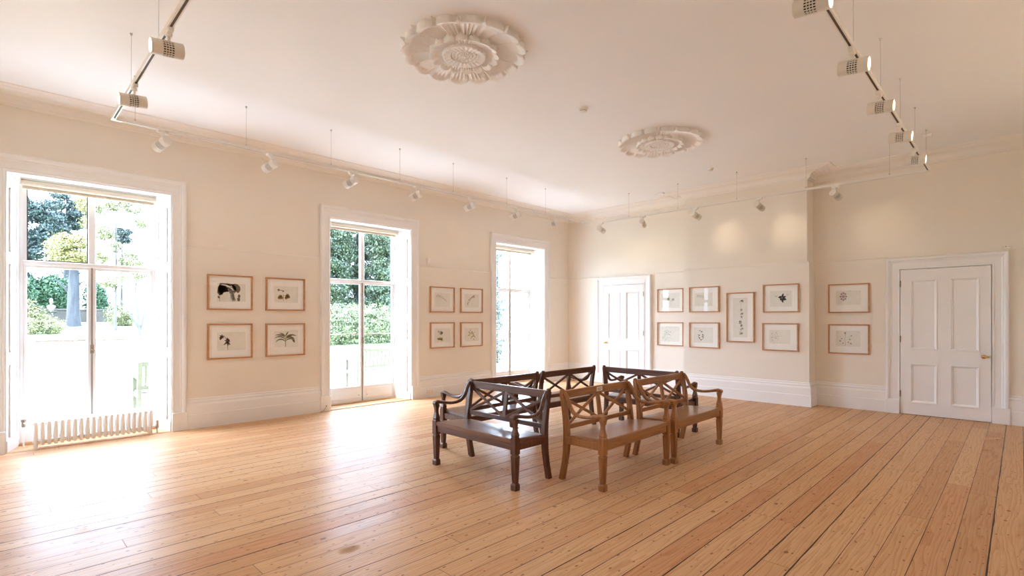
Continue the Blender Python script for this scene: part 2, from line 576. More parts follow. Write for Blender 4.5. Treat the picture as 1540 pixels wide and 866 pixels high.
# ------------------------------------------------------------------ room shell
XL, XU = -8.05, -8.07           # left wall: lower plane (below the rail) and upper plane
YB, YU = 10.16, 10.18           # back wall
XR, YR = 0.69, -0.42            # right and rear wall
ZC = 4.0
XO = -8.55                      # outer face of the window wall
BX0, BX1, BY = -4.83, -2.565, 9.81   # chimney breast

struct(MB().box(XL-0.02, XR+0.02, YR-0.02, YU+0.25, -0.12, 0.0).build('floor', M_['floor']))
struct(MB().box(XO, XR+0.3, YR-0.3, YU+0.35, ZC, ZC+0.25).build('ceiling', M_['ceil']))

# window wall: piers with splayed reveals, and the wall above the heads
b = MB()
HI, HO, ZW = 0.79, 0.675, 3.16
edges = [(YR-0.3, YR-0.3)]
for c in WIN_C: edges += [(c-HI, c-HO), (c+HI, c+HO)]
edges += [(YU+0.35, YU+0.35)]
for k in range(0, 8, 2):
    (a, ao), (d, do) = edges[k], edges[k+1]
    b.prism([(XU, a), (XU, d), (XO, do), (XO, ao)], -0.12, ZW)
b.box(XO, XU, YR-0.3, YU+0.35, ZW, ZC)
# the thicker plaster below the picture rail
for a, d in ((YR, WIN_C[0]-0.93), (WIN_C[0]+0.93, WIN_C[1]-0.93), (WIN_C[1]+0.93, WIN_C[2]-0.93), (WIN_C[2]+0.93, YB)):
    b.add([(XU-.01, a, 0), (XU-.01, d, 0), (XL, d, 0), (XL, a, 0), (XU-.01, a, 2.50), (XU-.01, d, 2.50), (XL, d, 2.478), (XL, a, 2.478)],
          [(0, 1, 2, 3), (4, 7, 6, 5), (0, 4, 5, 1), (1, 5, 6, 2), (2, 6, 7, 3), (3, 7, 4, 0)])
struct(b.build('wall_left', M_['wall']))
# back wall with the two door openings filled by the doors
DC = (-6.455, -0.83)            # door centres
DW, DH = 0.535, 2.28
b = MB()
xs = [XL-0.02, DC[0]-DW-0.01, DC[0]+DW+0.01, DC[1]-DW-0.01, DC[1]+DW+0.01, XR]
for k in (0, 2, 4):
    b.box(xs[k], xs[k+1], YU, YU+0.35, -0.12, ZC)
for k in (1, 3):
    b.box(xs[k], xs[k+1], YU, YU+0.35, DH+0.01, ZC)
    b.box(xs[k], xs[k+1], YU+0.2, YU+0.35, -0.12, DH+0.01)
def lowslab(b, x0, x1, yf, yb):
    b.add([(x0, yb+.01, 0), (x1, yb+.01, 0), (x1, yf, 0), (x0, yf, 0), (x0, yb+.01, 2.50), (x1, yb+.01, 2.50), (x1, yf, 2.478), (x0, yf, 2.478)],
          [(0, 1, 2, 3), (4, 7, 6, 5), (0, 4, 5, 1), (1, 5, 6, 2), (2, 6, 7, 3), (3, 7, 4, 0)])
for x0, x1 in ((XL, DC[0]-0.69), (DC[0]+0.69, BX0+0.01), (BX1-0.01, DC[1]-0.69), (DC[1]+0.69, XR)):
    lowslab(b, x0, x1, YB, YU)
struct(b.build('wall_back', M_['wall']))
b = MB()
b.box(BX0+0.035, BX1-0.035, BY+0.02, YU+0.02, 0, ZC)
b.add([(BX0, YU, 0), (BX0, BY, 0), (BX1, BY, 0), (BX1, YU, 0), (BX0, YU, 2.46), (BX0, BY, 2.46), (BX1, BY, 2.46), (BX1, YU, 2.46),
       (BX0+.035, YU, 2.50), (BX0+.035, BY+.02, 2.50), (BX1-.035, BY+.02, 2.50), (BX1-.035, YU, 2.50)],
      [(0, 1, 5, 4), (1, 2, 6, 5), (2, 3, 7, 6), (4, 5, 9, 8), (5, 6, 10, 9), (6, 7, 11, 10), (8, 9, 10, 11), (0, 3, 2, 1)])
# corner bead up the right arris
b.tube([(BX1-0.042, BY+0.022, 2.5), (BX1-0.042, BY+0.022, 3.9)], 0.010, 8)
struct(b.build('wall_chimney_breast', M_['wall']))
struct(MB().box(XR, XR+0.3, YR-0.3, YU+0.35, -0.12, ZC).build('wall_right', M_['wall']))
struct(MB().box(XL-0.02, XR, YR-0.3, YR, -0.12, ZC).build('wall_rear', M_['wall']))

# profiles run round the walls: points (out from wall, z), path in plan with mitres
def run_profile(mb, path, prof, closed=False):
    """path: plan points with the room on the left hand; prof: (offset into the room, z)"""
    P = [Vector((x, y)) for x, y in path]
    n = len(P)
    R = []
    for i in range(n):
        if closed: a, c = P[(i-1) % n], P[(i+1) % n]
        else: a, c = P[max(i-1, 0)], P[min(i+1, n-1)]
        d1 = (P[i]-a).normalized() if (P[i]-a).length > 0 else (c-P[i]).normalized()
        d2 = (c-P[i]).normalized() if (c-P[i]).length > 0 else d1
        n1, n2 = Vector((-d1.y, d1.x)), Vector((-d2.y, d2.x))
        m = (n1+n2)
        m = m/(m.dot(n1)) if m.length > 1e-6 else n1
        R.append([(P[i].x+m.x*o, P[i].y+m.y*o, z) for o, z in prof])
    if closed: R.append(R[0])
    mb.rings(R, close=True, cap=not closed)

corn = [(0, 3.885), (0.012, 3.885), (0.030, 3.898), (0.034, 3.908), (0.048, 3.914), (0.070, 3.955), (0.085, 3.972), (0.105, 3.976), (0.112, 3.968), (0.125, 3.965),
        (0.138, 3.975), (0.19, 3.984), (0.255, 3.982), (0.270, 3.972), (0.285, 3.970), (0.30, 3.978), (0.335, 3.984), (0.350, 3.976), (0.368, 3.975), (0.385, 3.984),
        (0.44, 3.988), (0.448, 4.005), (0, 4.005)]
b = MB()
loop = [(XR, YR), (XR, YU), (BX1-.035, YU), (BX1-.035, BY+.02), (BX0+.035, BY+.02), (BX0+.035, YU), (XU, YU), (XU, YR)]
run_profile(b, loop, corn, closed=True)
struct(b.build('trim_1', M_['corn'], smooth=False))['label'] = 'moulded plaster cornice running round the ceiling'

skirt = [(0, 0), (0.040, 0), (0.040, 0.190), (0.034, 0.196), (0.032, 0.315), (0.028, 0.322), (0.018, 0.345), (0.022, 0.362), (0.010, 0.385), (0.012, 0.402), (0.004, 0.412), (0, 0.412)]
def skirting(name, paths):
    b = MB()
    for p in paths: run_profile(b, p, skirt)
    return struct(b.build(name, M_['gloss']))
CO = 0.955                      # casing outer half width (windows)
skirting('baseboard_left', [[(XL, WIN_C[0]-CO), (XL, YR)], [(XL, WIN_C[1]-CO), (XL, WIN_C[0]+CO)], [(XL, WIN_C[2]-CO), (XL, WIN_C[1]+CO)], [(DC[0]-0.71, YB), (XL, YB), (XL, WIN_C[2]+CO)]])
skirting('baseboard_back', [[(XR, YB), (DC[1]+0.71, YB)], [(DC[1]-0.71, YB), (BX1, YB), (BX1, BY), (BX0, BY), (BX0, YB), (DC[0]+0.71, YB)]])
skirting('baseboard_right', [[(XR, YR), (XR, YB)]])
skirting('baseboard_rear', [[(XL, YR), (XR, YR)]])

# ------------------------------------------------------------------ casings (architraves)
def casing(name, half_in, half_out, top_in, top_out, plinth):
    """local frame: X across, wall plane y=0, room towards -Y"""
    b = MB()
    w = half_out-half_in
    prof = [(0, 0), (0, 0.022), (w*0.10, 0.030), (w*0.14, 0.024), (w*0.55, 0.026), (w*0.62, 0.034), (w*0.68, 0.034), (w*0.73, 0.046), (w*0.80, 0.058), (w*0.93, 0.060), (w, 0.048), (w, 0)]
    # path up the left, over the head, down the right; offset measured outwards from the opening
    R = []
    for (px, pz, dx, dz) in ((-half_in, plinth, -1, 0), (-half_in, top_in, -1, (top_out-top_in)/w), (half_in, top_in, 1, (top_out-top_in)/w), (half_in, plinth, 1, 0)):
        R.append([(px+dx*o, -t, pz+dz*o) for o, t in prof])
    b.rings(R)
    for s in (-1, 1):
        x0, x1 = sorted((s*(half_in-0.001), s*(half_out+0.012)))
        b.box(x0, x1, -0.062, 0, 0, plinth, 0.004)
    return b.build(name, M_['gloss'])

wi = 0
for c in WIN_C:
    wi += 1
    o = casing('trim_%d' % (1+wi), HI, CO, ZW, 3.35, 0.245)
    o.location = (XU+0.005, c, 0); o.rotation_euler = (0, 0, PI/2)
    struct(o)

# ------------------------------------------------------------------ windows
def make_window(i, c):
    w = thing('window_%d' % i, None, None, (0, c, 0))
    struct(w)
    X0 = -8.45
    # outer frame
    b = MB()
    b.box(X0-0.05, X0+0.04, -0.70, -0.635, 0.0, 3.16)
    b.box(X0-0.05, X0+0.04, 0.65, 0.70, 0.0, 3.16)
    b.box(X0-0.05, X0+0.04, -0.66, 0.66, 3.10, 3.20)
    b.box(X0-0.05, X0+0.045, -0.64, 0.655, 2.145, 2.198, 0.006)    # transom
    b.box(X0-0.03, X0+0.035, -0.036, 0.040, 2.198, 3.11, 0.006)      # upper mullion
    b.box(X0-0.03, X0+0.02, -0.64, -0.60, 2.19, 3.11)
    b.box(X0-0.03, X0+0.02, 0.62, 0.66, 2.19, 3.11)
    b.build('window_frame', M_['gloss'], w)
    # the two tall casements
    for s in (-1, 1):
        b = MB()
        a0, a1 = (-0.635, 0.000) if s < 0 else (0.006, 0.650)
        g0, g1 = (-0.600, -0.040) if s < 0 else (0.045, 0.615)
        t0, t1 = X0-0.022, X0+0.026
        b.box(t0, t1, a0, g0, 0.03, 2.145, 0.004)
        b.box(t0, t1, g1, a1-(0.004 if s < 0 else 0), 0.03, 2.145, 0.004)
        b.box(t0, t1, g0, g1, 2.115, 2.145)
        b.box(t0+0.01, t1-0.01, g0, g1, 1.218, 1.238)
        b.box(t0, t1, g0, g1, 0.03, 0.30)
        # raised bottom panel
        b.box(t1-0.001, t1+0.008, g0+0.03, g1-0.03, 0.085, 0.25, 0.004)
        cs = b.build('casement', M_['gloss'], w)
        MB().add([(X0, g0-0.005, 0.29), (X0, g1+0.005, 0.29), (X0, g1+0.005, 2.12), (X0, g0-0.005, 2.12)], [(0, 1, 2, 3)]).build('pane', M_['glass'], cs)
        k = MB()
        k.lathe([(0.004, 0), (0.009, 0.004), (0.009, 0.014), (0.004, 0.018)], (t1, (g1-0.03) if s < 0 else (g0+0.05), 0.14), 'X', 10)
        k.build('door_stop', M_['steel'], cs)
    for s in (-1, 1):
        g0, g1 = (-0.605, -0.034) if s < 0 else (0.038, 0.625)
        MB().add([(X0, g0, 2.19), (X0, g1, 2.19), (X0, g1, 3.11), (X0, g0, 3.11)], [(0, 1, 2, 3)]).build('pane', M_['glass'], w)
    # dark strip standing for the shadowed gap at the meeting stiles, then the bolt
    b = MB()
    b.box(X0+0.020, X0+0.034, -0.006, 0.012, 0.03, 2.15)
    b.build('gap_shade_strip', M_['strip'], w)
    b = MB()
    b.box(X0+0.03, X0+0.045, -0.016, 0.022, 1.06, 1.17, 0.003)
    b.tube([(X0+0.045, 0.0, 1.11), (X0+0.075, 0.0, 1.11), (X0+0.085, 0.03, 1.09)], 0.006, 8)
    b.build('handle', M_['hinge'], w)
    if i == 1:
        b = MB()
        y0, y1, z0, z1, t = -0.602, -0.036, 2.20, 3.09, 0.012
        b.box(X0+0.004, X0+0.022, y0, y0+t, z0, z1); b.box(X0+0.004, X0+0.022, y1-t, y1, z0, z1)
        b.box(X0+0.004, X0+0.022, y0, y1, z0, z0+t)
        b.build('dark_gasket', M_['dark_gap'], w)
    # splayed panelled shutter boxes on the reveals
    for s in (-1, 1):
        b = MB()
        p0 = Vector((XU+0.012, s*HI)); p1 = Vector((-8.405, s*(HO+0.005)))
        d = (p1-p0); ln = d.length; d.normalize()
        nn = Vector((d.y, -d.x))*(1 if s > 0 else -1)
        if nn.y*s > 0: nn = -nn
        def slab(u0, u1, z0, z1, t0, t1, ch=0.0):
            q = [p0+d*u0+nn*t0, p0+d*u1+nn*t0, p0+d*u1+nn*t1, p0+d*u0+nn*t1]
            b.prism([(v.x, v.y) for v in q], z0, z1)
        slab(0, ln, 0.0, 3.165, 0.0, 0.010)
        for z0, z1 in ((0.16, 0.98), (1.12, 2.12), (2.26, 2.98)):
            slab(ln*0.20, ln*0.80, z0, z1, 0.010, 0.014)
            slab(ln*0.20, ln*0.80, z0, z0+0.022, 0.010, 0.024)
            slab(ln*0.20, ln*0.80, z1-0.022, z1, 0.010, 0.024)
            slab(ln*0.20, ln*0.26, z0, z1, 0.010, 0.024)
            slab(ln*0.74, ln*0.80, z0, z1, 0.010, 0.024)
        slab(0, ln, 0.0, 0.13, 0.010, 0.018)
        b.build('shutter_panel', M_['gloss'], w)
    b = MB()
    b.prism([(XU+0.012, -HI), (XU+0.012, HI), (-8.41, HO), (-8.41, -HO)], 3.145, 3.165)
    b.build('soffit', M_['gloss'], w)
    # threshold
    b = MB()
    b.prism([(XL+0.03, -HI+0.002), (XL+0.03, HI-0.002), (-8.43, HO), (-8.43, -HO)], -0.02, 0.012 if i > 1 else 0.004)
    b.box(-8.43, -8.36, -0.67, 0.67, 0.0, 0.032, 0.004)
    b.box(XO, -8.40, -0.69, 0.69, -0.10, 0.03)
    b.build('threshold', M_['sill'] if i > 1 else M_['floor'], w)
    return w
for i, c in enumerate(WIN_C): make_window(i+1, c)

def roller_blind(c, label):
    t = thing('roller_blind', label, 'blind', (-8.30, c, 3.095), 0, 'rolled blinds at the window heads')
    b = MB()
    b.lathe([(0.0, -0.655), (0.032, -0.655), (0.034, -0.65), (0.034, 0.65), (0.032, 0.655), (0.0, 0.655)], (0, 0, 0), 'Y', 20)
    b.build('cloth_roll', M_['blind'], t, smooth=True)
    b = MB()
    b.box(-0.034, -0.030, -0.64, 0.64, -0.055, 0.0)
    b.sweep([(-0.032, -0.645, -0.055), (-0.032, 0.645, -0.055)], 0.018, 0.026, (1, 0, 0))
    b.build('bottom_bar', M_['blind'], t)
    b = MB()
    for s in (-1, 1):
        b.box(-0.03, 0.03, s*0.662-0.006, s*0.662+0.006, -0.035, 0.055, 0.002)
    b.box(-0.035, 0.035, -0.665, 0.665, 0.036, 0.052, 0.003)
    b.build('bracket', M_['gloss'], t)
    return t
roller_blind(WIN_C[0], 'beige roller blind rolled up at the head of the window above the radiator')
roller_blind(WIN_C[1], 'beige roller blind rolled up at the head of the middle window')
roller_blind(WIN_C[2], 'beige roller blind rolled up at the head of the window nearest the far corner')

# ------------------------------------------------------------------ doors
def make_door(i, cx, knob_side):
    c = casing('trim_%d' % (4+i), 0.535, 0.715, 2.285, 2.465, 0.225)
    c.location = (cx, YU-0.015, 0)
    struct(c)
    d = thing('door_%d' % i, None, None, (cx, YU-0.045, 0))
    struct(d)
    y = 0.0
    b = MB()
    W, H, T = 0.528, 2.272, 0.045
    st, mid = 0.125, 0.075
    px = [(-W+st, -mid), (mid, W-st)]
    pz = [(0.19, 0.80), (1.02, 2.11)]
    b.box(-W, -W+st, y, y+T, 0.008, H); b.box(W-st, W, y, y+T, 0.008, H); b.box(-mid, mid, y, y+T, 0.008, H)
    for x0, x1 in px:
        b.box(x0, x1, y, y+T, 0.008, 0.19); b.box(x0, x1, y, y+T, 0.80, 1.02); b.box(x0, x1, y, y+T, 2.11, H)
    b.build('door_leaf', M_['gloss'], d)
    for x0, x1 in px:
        for z0, z1 in pz:
            b = MB()
            # sunk field with a bolection moulding round it
            b.box(x0, x1, y+0.016, y+0.03, z0, z1)
            prof = [(0, 0.016), (0, -0.006), (0.008, -0.008), (0.014, -0.002), (0.026, 0.003), (0.034, 0.016)]
            R = []
            for sx, sz, ix, iz in ((x0, z0, 1, 1), (x1, z0, -1, 1), (x1, z1, -1, -1), (x0, z1, 1, -1)):
                R.append([(sx+ix*o, y+t, sz+iz*o) for o, t in prof])
            R.append(R[0])
            b.rings(R, close=False, cap=False)
            b.build('door_panel', M_['gloss'], d)
    k = MB()
    kx = knob_side*(W-0.075)
    k.lathe([(0.0, 0.0), (0.028, 0.0), (0.028, -0.006), (0.012, -0.012), (0.010, -0.030), (0.018, -0.038), (0.029, -0.050), (0.031, -0.062), (0.024, -0.074), (0.0, -0.079)], (kx, y, 0.95), 'Y', 20)
    k.build('door_knob', M_['brass'], d, smooth=True)
    k = MB()
    k.lathe([(0.0, 0.0), (0.013, 0.0), (0.013, -0.005), (0.0, -0.006)], (kx+knob_side*0.048, y, 0.95), 'Y', 14)
    k.box(kx+knob_side*0.045-0.003, kx+knob_side*0.045+0.003, y-0.008, y, 0.935, 0.95)
    k.build('keyhole_cover', M_['brass'], d)
    for z in (0.32, 1.18, 2.05):
        h = MB()
        hx = -knob_side*(W+0.003)
        h.tube([(hx, y-0.006, z-0.05), (hx, y-0.006, z+0.05)], 0.008, 8)
        h.box(hx-0.012, hx+0.012, y-0.003, y+0.001, z-0.05, z+0.05)
        h.build('hinge', M_['hinge'], d)
    # stops inside the frame
    b = MB()
    b.box(-0.555, -W-0.008, y-0.004, y+0.10, 0, 2.285); b.box(W+0.008, 0.555, y-0.004, y+0.10, 0, 2.285)
    b.box(-0.555, 0.555, y-0.004, y+0.10, H+0.008, 2.300)
    b.build('door_frame', M_['gloss'], d)
    return d
make_door(1, DC[0], -1)
make_door(2, DC[1], 1)

# ------------------------------------------------------------------ benches
def make_bench(seat_m, rail_m, up_m):
    """origin on the floor under the middle; sitter looks to -Y"""
    t = thing('hall_bench', '', 'bench')
    LX = 0.566                        # leg centre lines
    RX = 0.549                        # back posts
    YF, YRr = -0.235, 0.235
    # seat board, dished towards the back
    b = MB()
    ys = [-0.262, -0.255, -0.15, 0.0, 0.12, 0.185, 0.20]
    zt = [0.440, 0.447, 0.443, 0.434, 0.424, 0.418, 0.412]
    R = []
    for x in (-0.558, -0.548, -0.3, 0, 0.3, 0.548, 0.558):
        e = 0.006 if abs(x) > 0.55 else 0
        top = [(x, yy, zz-e) for yy, zz in zip(ys, zt)]
        bot = [(x, yy, 0.412) for yy in (0.20, 0.0, -0.255, -0.262)]
        bot[0] = (x, 0.20, 0.400)
        R.append(top+bot)
    b.rings(R)
    b.build('seat', seat_m, t)
    # seat rails
    b = MB()
    b.box(-LX+0.02, LX-0.02, YF-0.016, YF+0.016, 0.345, 0.411, 0.003)
    b.build('seat_rail', rail_m, t)
    b = MB()
    b.box(-LX+0.02, LX-0.02, 0.165, 0.19, 0.335, 0.400, 0.003)
    b.build('seat_rail', rail_m, t)
    for s in (-1, 1):
        b = MB()
        b.box(s*LX-0.015, s*LX+0.015, YF+0.02, 0.18, 0.345, 0.411, 0.003)
        b.build('side_rail', up_m, t)
        # front leg: foot block, tapered fluted shaft, square block at the rail
        b = MB()
        b.sqlathe([(0.0255, 0.0), (0.0275, 0.006), (0.0275, 0.048), (0.0235, 0.058), (0.0185, 0.062), (0.0205, 0.10), (0.0265, 0.285), (0.0275, 0.298), (0.0215, 0.306), (0.0215, 0.312), (0.0285, 0.318), (0.0285, 0.448)], (s*LX, YF, 0))
        for off in (-0.010, 0.0, 0.010):     # reeding on the shaft
            b.tube([(s*LX+off, YF-0.0212, 0.075), (s*LX+off, YF-0.0282, 0.285)], 0.0032, 6)
            b.tube([(s*LX+off, YF+0.0212, 0.075), (s*LX+off, YF+0.0282, 0.285)], 0.0032, 6)
            b.tube([(s*LX+0.0212, YF+off, 0.075), (s*LX+0.0282, YF+off, 0.285)], 0.0032, 6)
            b.tube([(s*LX-0.0212, YF+off, 0.075), (s*LX-0.0282, YF+off, 0.285)], 0.0032, 6)
        b.build('front_leg', up_m, t)
        # arm support: small vase above the block
        b = MB()
        b.sqlathe([(0.0275, 0.446), (0.0275, 0.456), (0.0225, 0.464), (0.0255, 0.480), (0.0215, 0.500), (0.0155, 0.535), (0.0150, 0.560), (0.0175, 0.585), (0.0215, 0.602), (0.0225, 0.622)], (s*LX, YF, 0))
        b.build('arm_support', up_m, t)
        # sabre rear leg running up into the raked post
        pth = [(YRr, 0.0), (0.222, 0.06), (0.200, 0.16), (0.184, 0.26), (0.176, 0.36), (0.178, 0.45), (0.186, 0.54), (0.199, 0.64), (0.216, 0.74), (0.232, 0.815)]
        wd = [0.052, 0.050, 0.050, 0.054, 0.062, 0.056, 0.050, 0.046, 0.044, 0.042]
        b = MB()
        b.sweep([(s*RX, y, z) for y, z in pth], 0.050, wd, (1, 0, 0))
        # rounded cap
        b.sweep([(s*RX, 0.230, 0.806), (s*RX, 0.236, 0.835), (s*RX, 0.238, 0.843)], [0.050, 0.046, 0.026], [0.048, 0.042, 0.024], (1, 0, 0), 12)
        b.build('rear_post', up_m, t, smooth=True)
        # swept arm: leaves the top of the post, falls, runs forward and ends in a rolled knuckle
        ax = s*(LX-0.004)
        cp = [(0.205, 0.815), (0.176, 0.775), (0.152, 0.725), (0.128, 0.675), (0.092, 0.638), (0.040, 0.618), (-0.03, 0.614), (-0.10, 0.622), (-0.17, 0.636), (-0.225, 0.645), (-0.258, 0.640)]
        xx = [s*RX, s*RX, s*RX, s*(RX+.004), s*(RX+.008), ax, ax, ax, ax, ax, ax]
        hh = [0.030, 0.036, 0.038, 0.038, 0.036, 0.034, 0.032, 0.032, 0.034, 0.042, 0.030]
        ww = [0.034, 0.038, 0.040, 0.042, 0.044, 0.046, 0.046, 0.046, 0.046, 0.046, 0.044]
        b = MB()
        # smooth the control polygon
        P = [Vector((a, p[0], p[1])) for a, p in zip(xx, cp)]
        Q, Hh, Ww = [], [], []
        for i in range(len(P)-1):
            p0, p1, p2, p3 = P[max(i-1, 0)], P[i], P[i+1], P[min(i+2, len(P)-1)]
            for q in (0, 1/3, 2/3):
                Q.append(0.5*((2*p1)+(p2-p0)*q+(2*p0-5*p1+4*p2-p3)*q*q+(3*p1-p0-3*p2+p3)*q**3))
                Hh.append(hh[i]*(1-q)+hh[i+1]*q); Ww.append(ww[i]*(1-q)+ww[i+1]*q)
        Q.append(P[-1]); Hh.append(hh[-1]); Ww.append(ww[-1])
        b.sweep(Q, Ww, Hh, (1, 0, 0), 12)
        b.lathe([(0.0, -0.026), (0.019, -0.026), (0.024, -0.020), (0.024, 0.020), (0.019, 0.026), (0.0, 0.026)], (ax, -0.250, 0.634), 'X', 16)
        b.build('armrest', up_m, t, smooth=True)
    # back: top rail, lower rail, middle stile, crossed bars in both halves
    def by(z):                        # rake of the back plane
        return 0.178+(z-0.45)*0.145
    b = MB()
    b.sweep([(-RX+0.018, by(0.785), 0.788), (RX-0.018, by(0.785), 0.788)], 0.028, 0.074, (0, 1, 0.0))
    top = b.build('top_rail', rail_m, t)
    b = MB()
    b.sweep([(-RX+0.018, by(0.49), 0.492), (RX-0.018, by(0.49), 0.492)], 0.024, 0.044, (0, 1, 0.0))
    b.build('lower_rail', rail_m, t)
    b = MB()
    b.sweep([(0, by(0.50), 0.508), (0, by(0.60), 0.60), (0, by(0.76), 0.76)], [0.062, 0.052, 0.046], 0.024, (1, 0, 0))
    b.build('middle_stile', up_m, t)
    for s in (-1, 1):
        x0, x1 = s*0.022, s*(RX-0.018)
        z0, z1 = 0.512, 0.754
        b = MB()
        for (xa, za, xb, zb, dy) in ((x0, z0, x1, z1, 0.0), (x0, z1, x1, z0, 0.004)):
            b.sweep([(xa, by(za)-dy, za), (xb, by(zb)-dy, zb)], 0.022, 0.026, (0, 1, 0))
        xm, zm = (x0+x1)/2, (z0+z1)/2
        b.lathe([(0.0, -0.016), (0.016, -0.016), (0.020, -0.010), (0.020, 0.012), (0.0, 0.012)], (xm, by(zm), zm), 'Y', 12)
        b.build('crossed_bars', rail_m, t)
    return t

dark = make_bench(M_['bds'], M_['bd'], M_['bdz'])
gold = make_bench(M_['bgs'], M_['bg'], M_['bgz'])
GRP = 'benches set back to back in a hollow square'
def place(o, x, y, rz, label):
    o.location = (x, y, 0); o.rotation_euler = (0, 0, rz); o['label'] = label; o['group'] = GRP
e_ = dup(dark); d_ = dup(dark); f_ = dup(dark); c_ = dup(gold)
place(dark, -3.715, 3.465, 0, 'dark mahogany bench at the near corner, its seat turned to the front left')
place(gold, -2.828, 4.320, PI/2, 'golden brown bench with a small pale plaque on its top rail')
place(c_, -2.80, 5.560, PI/2, 'golden brown bench behind the one with the plaque, rightmost of the six')
place(d_, -4.55, 4.278, -PI/2, 'dark mahogany bench facing the windows, the nearer of the two, behind the near dark bench')
place(e_, -4.545, 5.478, -PI/2, 'dark mahogany bench facing the windows, the farther of the two, seen from its back')
place(f_, -3.642, 6.335, PI, 'dark mahogany bench closing the far side of the square, facing the chimney breast')
b = MB()
b.box(-0.050, 0.050, -0.0185, -0.0155, -0.022, 0.022, 0.001)
b.build('plaque', M_['plaque'], gold, loc=(0.02, 0.2276, 0.792))['label'] = 'small pale paper plaque'
b = MB()
for z, w_ in ((0.010, 0.032), (0.002, 0.036), (-0.006, 0.028), (-0.013, 0.020)):
    b.box(-w_, w_, -0.0190, -0.0184, z-0.0014, z+0.0014)
b.build('plaque_lettering', M_['dark_gap'], gold, loc=(0.02, 0.2276, 0.792))

# ------------------------------------------------------------------ radiator
rad = thing('radiator', 'white enamelled column radiator standing low under the window', 'radiator', (-8.10, 0.37, 0))
def rad_section(end):
    b = MB()
    zb = 0.045
    for k, x in enumerate((0.085, 0.030, -0.025, -0.080)):
        z0 = 0.0 if (end and k in (0, 3)) else zb
        top = 0.318
        b.sweep([(x, 0, z0), (x, 0, z0+0.02), (x, 0, 0.17), (x, 0, top-0.02), (x, 0, top-0.004), (x, 0, top)], [0.020, 0.026, 0.026, 0.026, 0.022, 0.008], [0.026, 0.034, 0.034, 0.034, 0.026, 0.010], (1, 0, 0), 12)
    for z in (0.085, 0.287):
        b.sweep([(0.085, 0, z), (-0.080, 0, z)], 0.030, 0.034, (0, 1, 0), 10)
        b.lathe([(0.019, -0.029), (0.019, 0.029)], (0.0, 0, z), 'Y', 12)
    return b
e0 = rad_section(True).build('end_section', M_['rad'], rad, smooth=True, loc=(0, 0, 0))
s0 = rad_section(False).build('section', M_['rad'], rad, smooth=True, loc=(0, 0.0575, 0))
for k in range(2, 20):
    src = e0 if k == 19 else s0
    c = src.copy(); COL.objects.link(c); c.parent = rad; c.location = (0, 0.0575*k, 0)
b = MB()
b.tube([(-0.155, -0.095, 0.0), (-0.155, -0.095, 0.25)], 0.009, 10)
b.tube([(-0.155, -0.095, 0.285), (-0.03, -0.05, 0.287), (0.0, -0.02, 0.287)], 0.010, 8)
b.build('feed_pipe', M_['rad'], rad, smooth=True)
b = MB()
b.lathe([(0.0, 0.24), (0.016, 0.24), (0.018, 0.25), (0.018, 0.30), (0.024, 0.305), (0.024, 0.33), (0.0, 0.333)], (-0.155, -0.095, 0), 'Z', 14)
b.build('valve', M_['hinge'], rad, smooth=True)
b = MB()
b.tube([(0.0, 1.11, 0.085), (0.0, 1.175, 0.085), (0.0, 1.18, 0.0)], 0.010, 10)
b.lathe([(0.0, 0.06), (0.017, 0.06), (0.02, 0.07), (0.02, 0.11), (0.014, 0.12), (0.018, 0.13), (0.018, 0.165), (0.0, 0.168)], (0.0, 1.18, 0), 'Z', 14)
b.build('valve', M_['steel'], rad, smooth=True)

# ------------------------------------------------------------------ pictures
INK = {}
def ink(name, col):
    if name not in INK:
        INK[name] = simple('ink_'+name, col, 0.9, noise=0.25, scale=60)
    return INK[name]
INKS = dict(black=(0.045, 0.04, 0.035), olive=(0.17, 0.18, 0.09), green=(0.20, 0.28, 0.10), grey=(0.30, 0.28, 0.27), mauve=(0.30, 0.19, 0.20), orange=(0.45, 0.25, 0.09),
            yellow=(0.62, 0.56, 0.22), pink=(0.52, 0.28, 0.26), pale=(0.72, 0.68, 0.58), faint=(0.50, 0.47, 0.43), brown=(0.17, 0.12, 0.08))

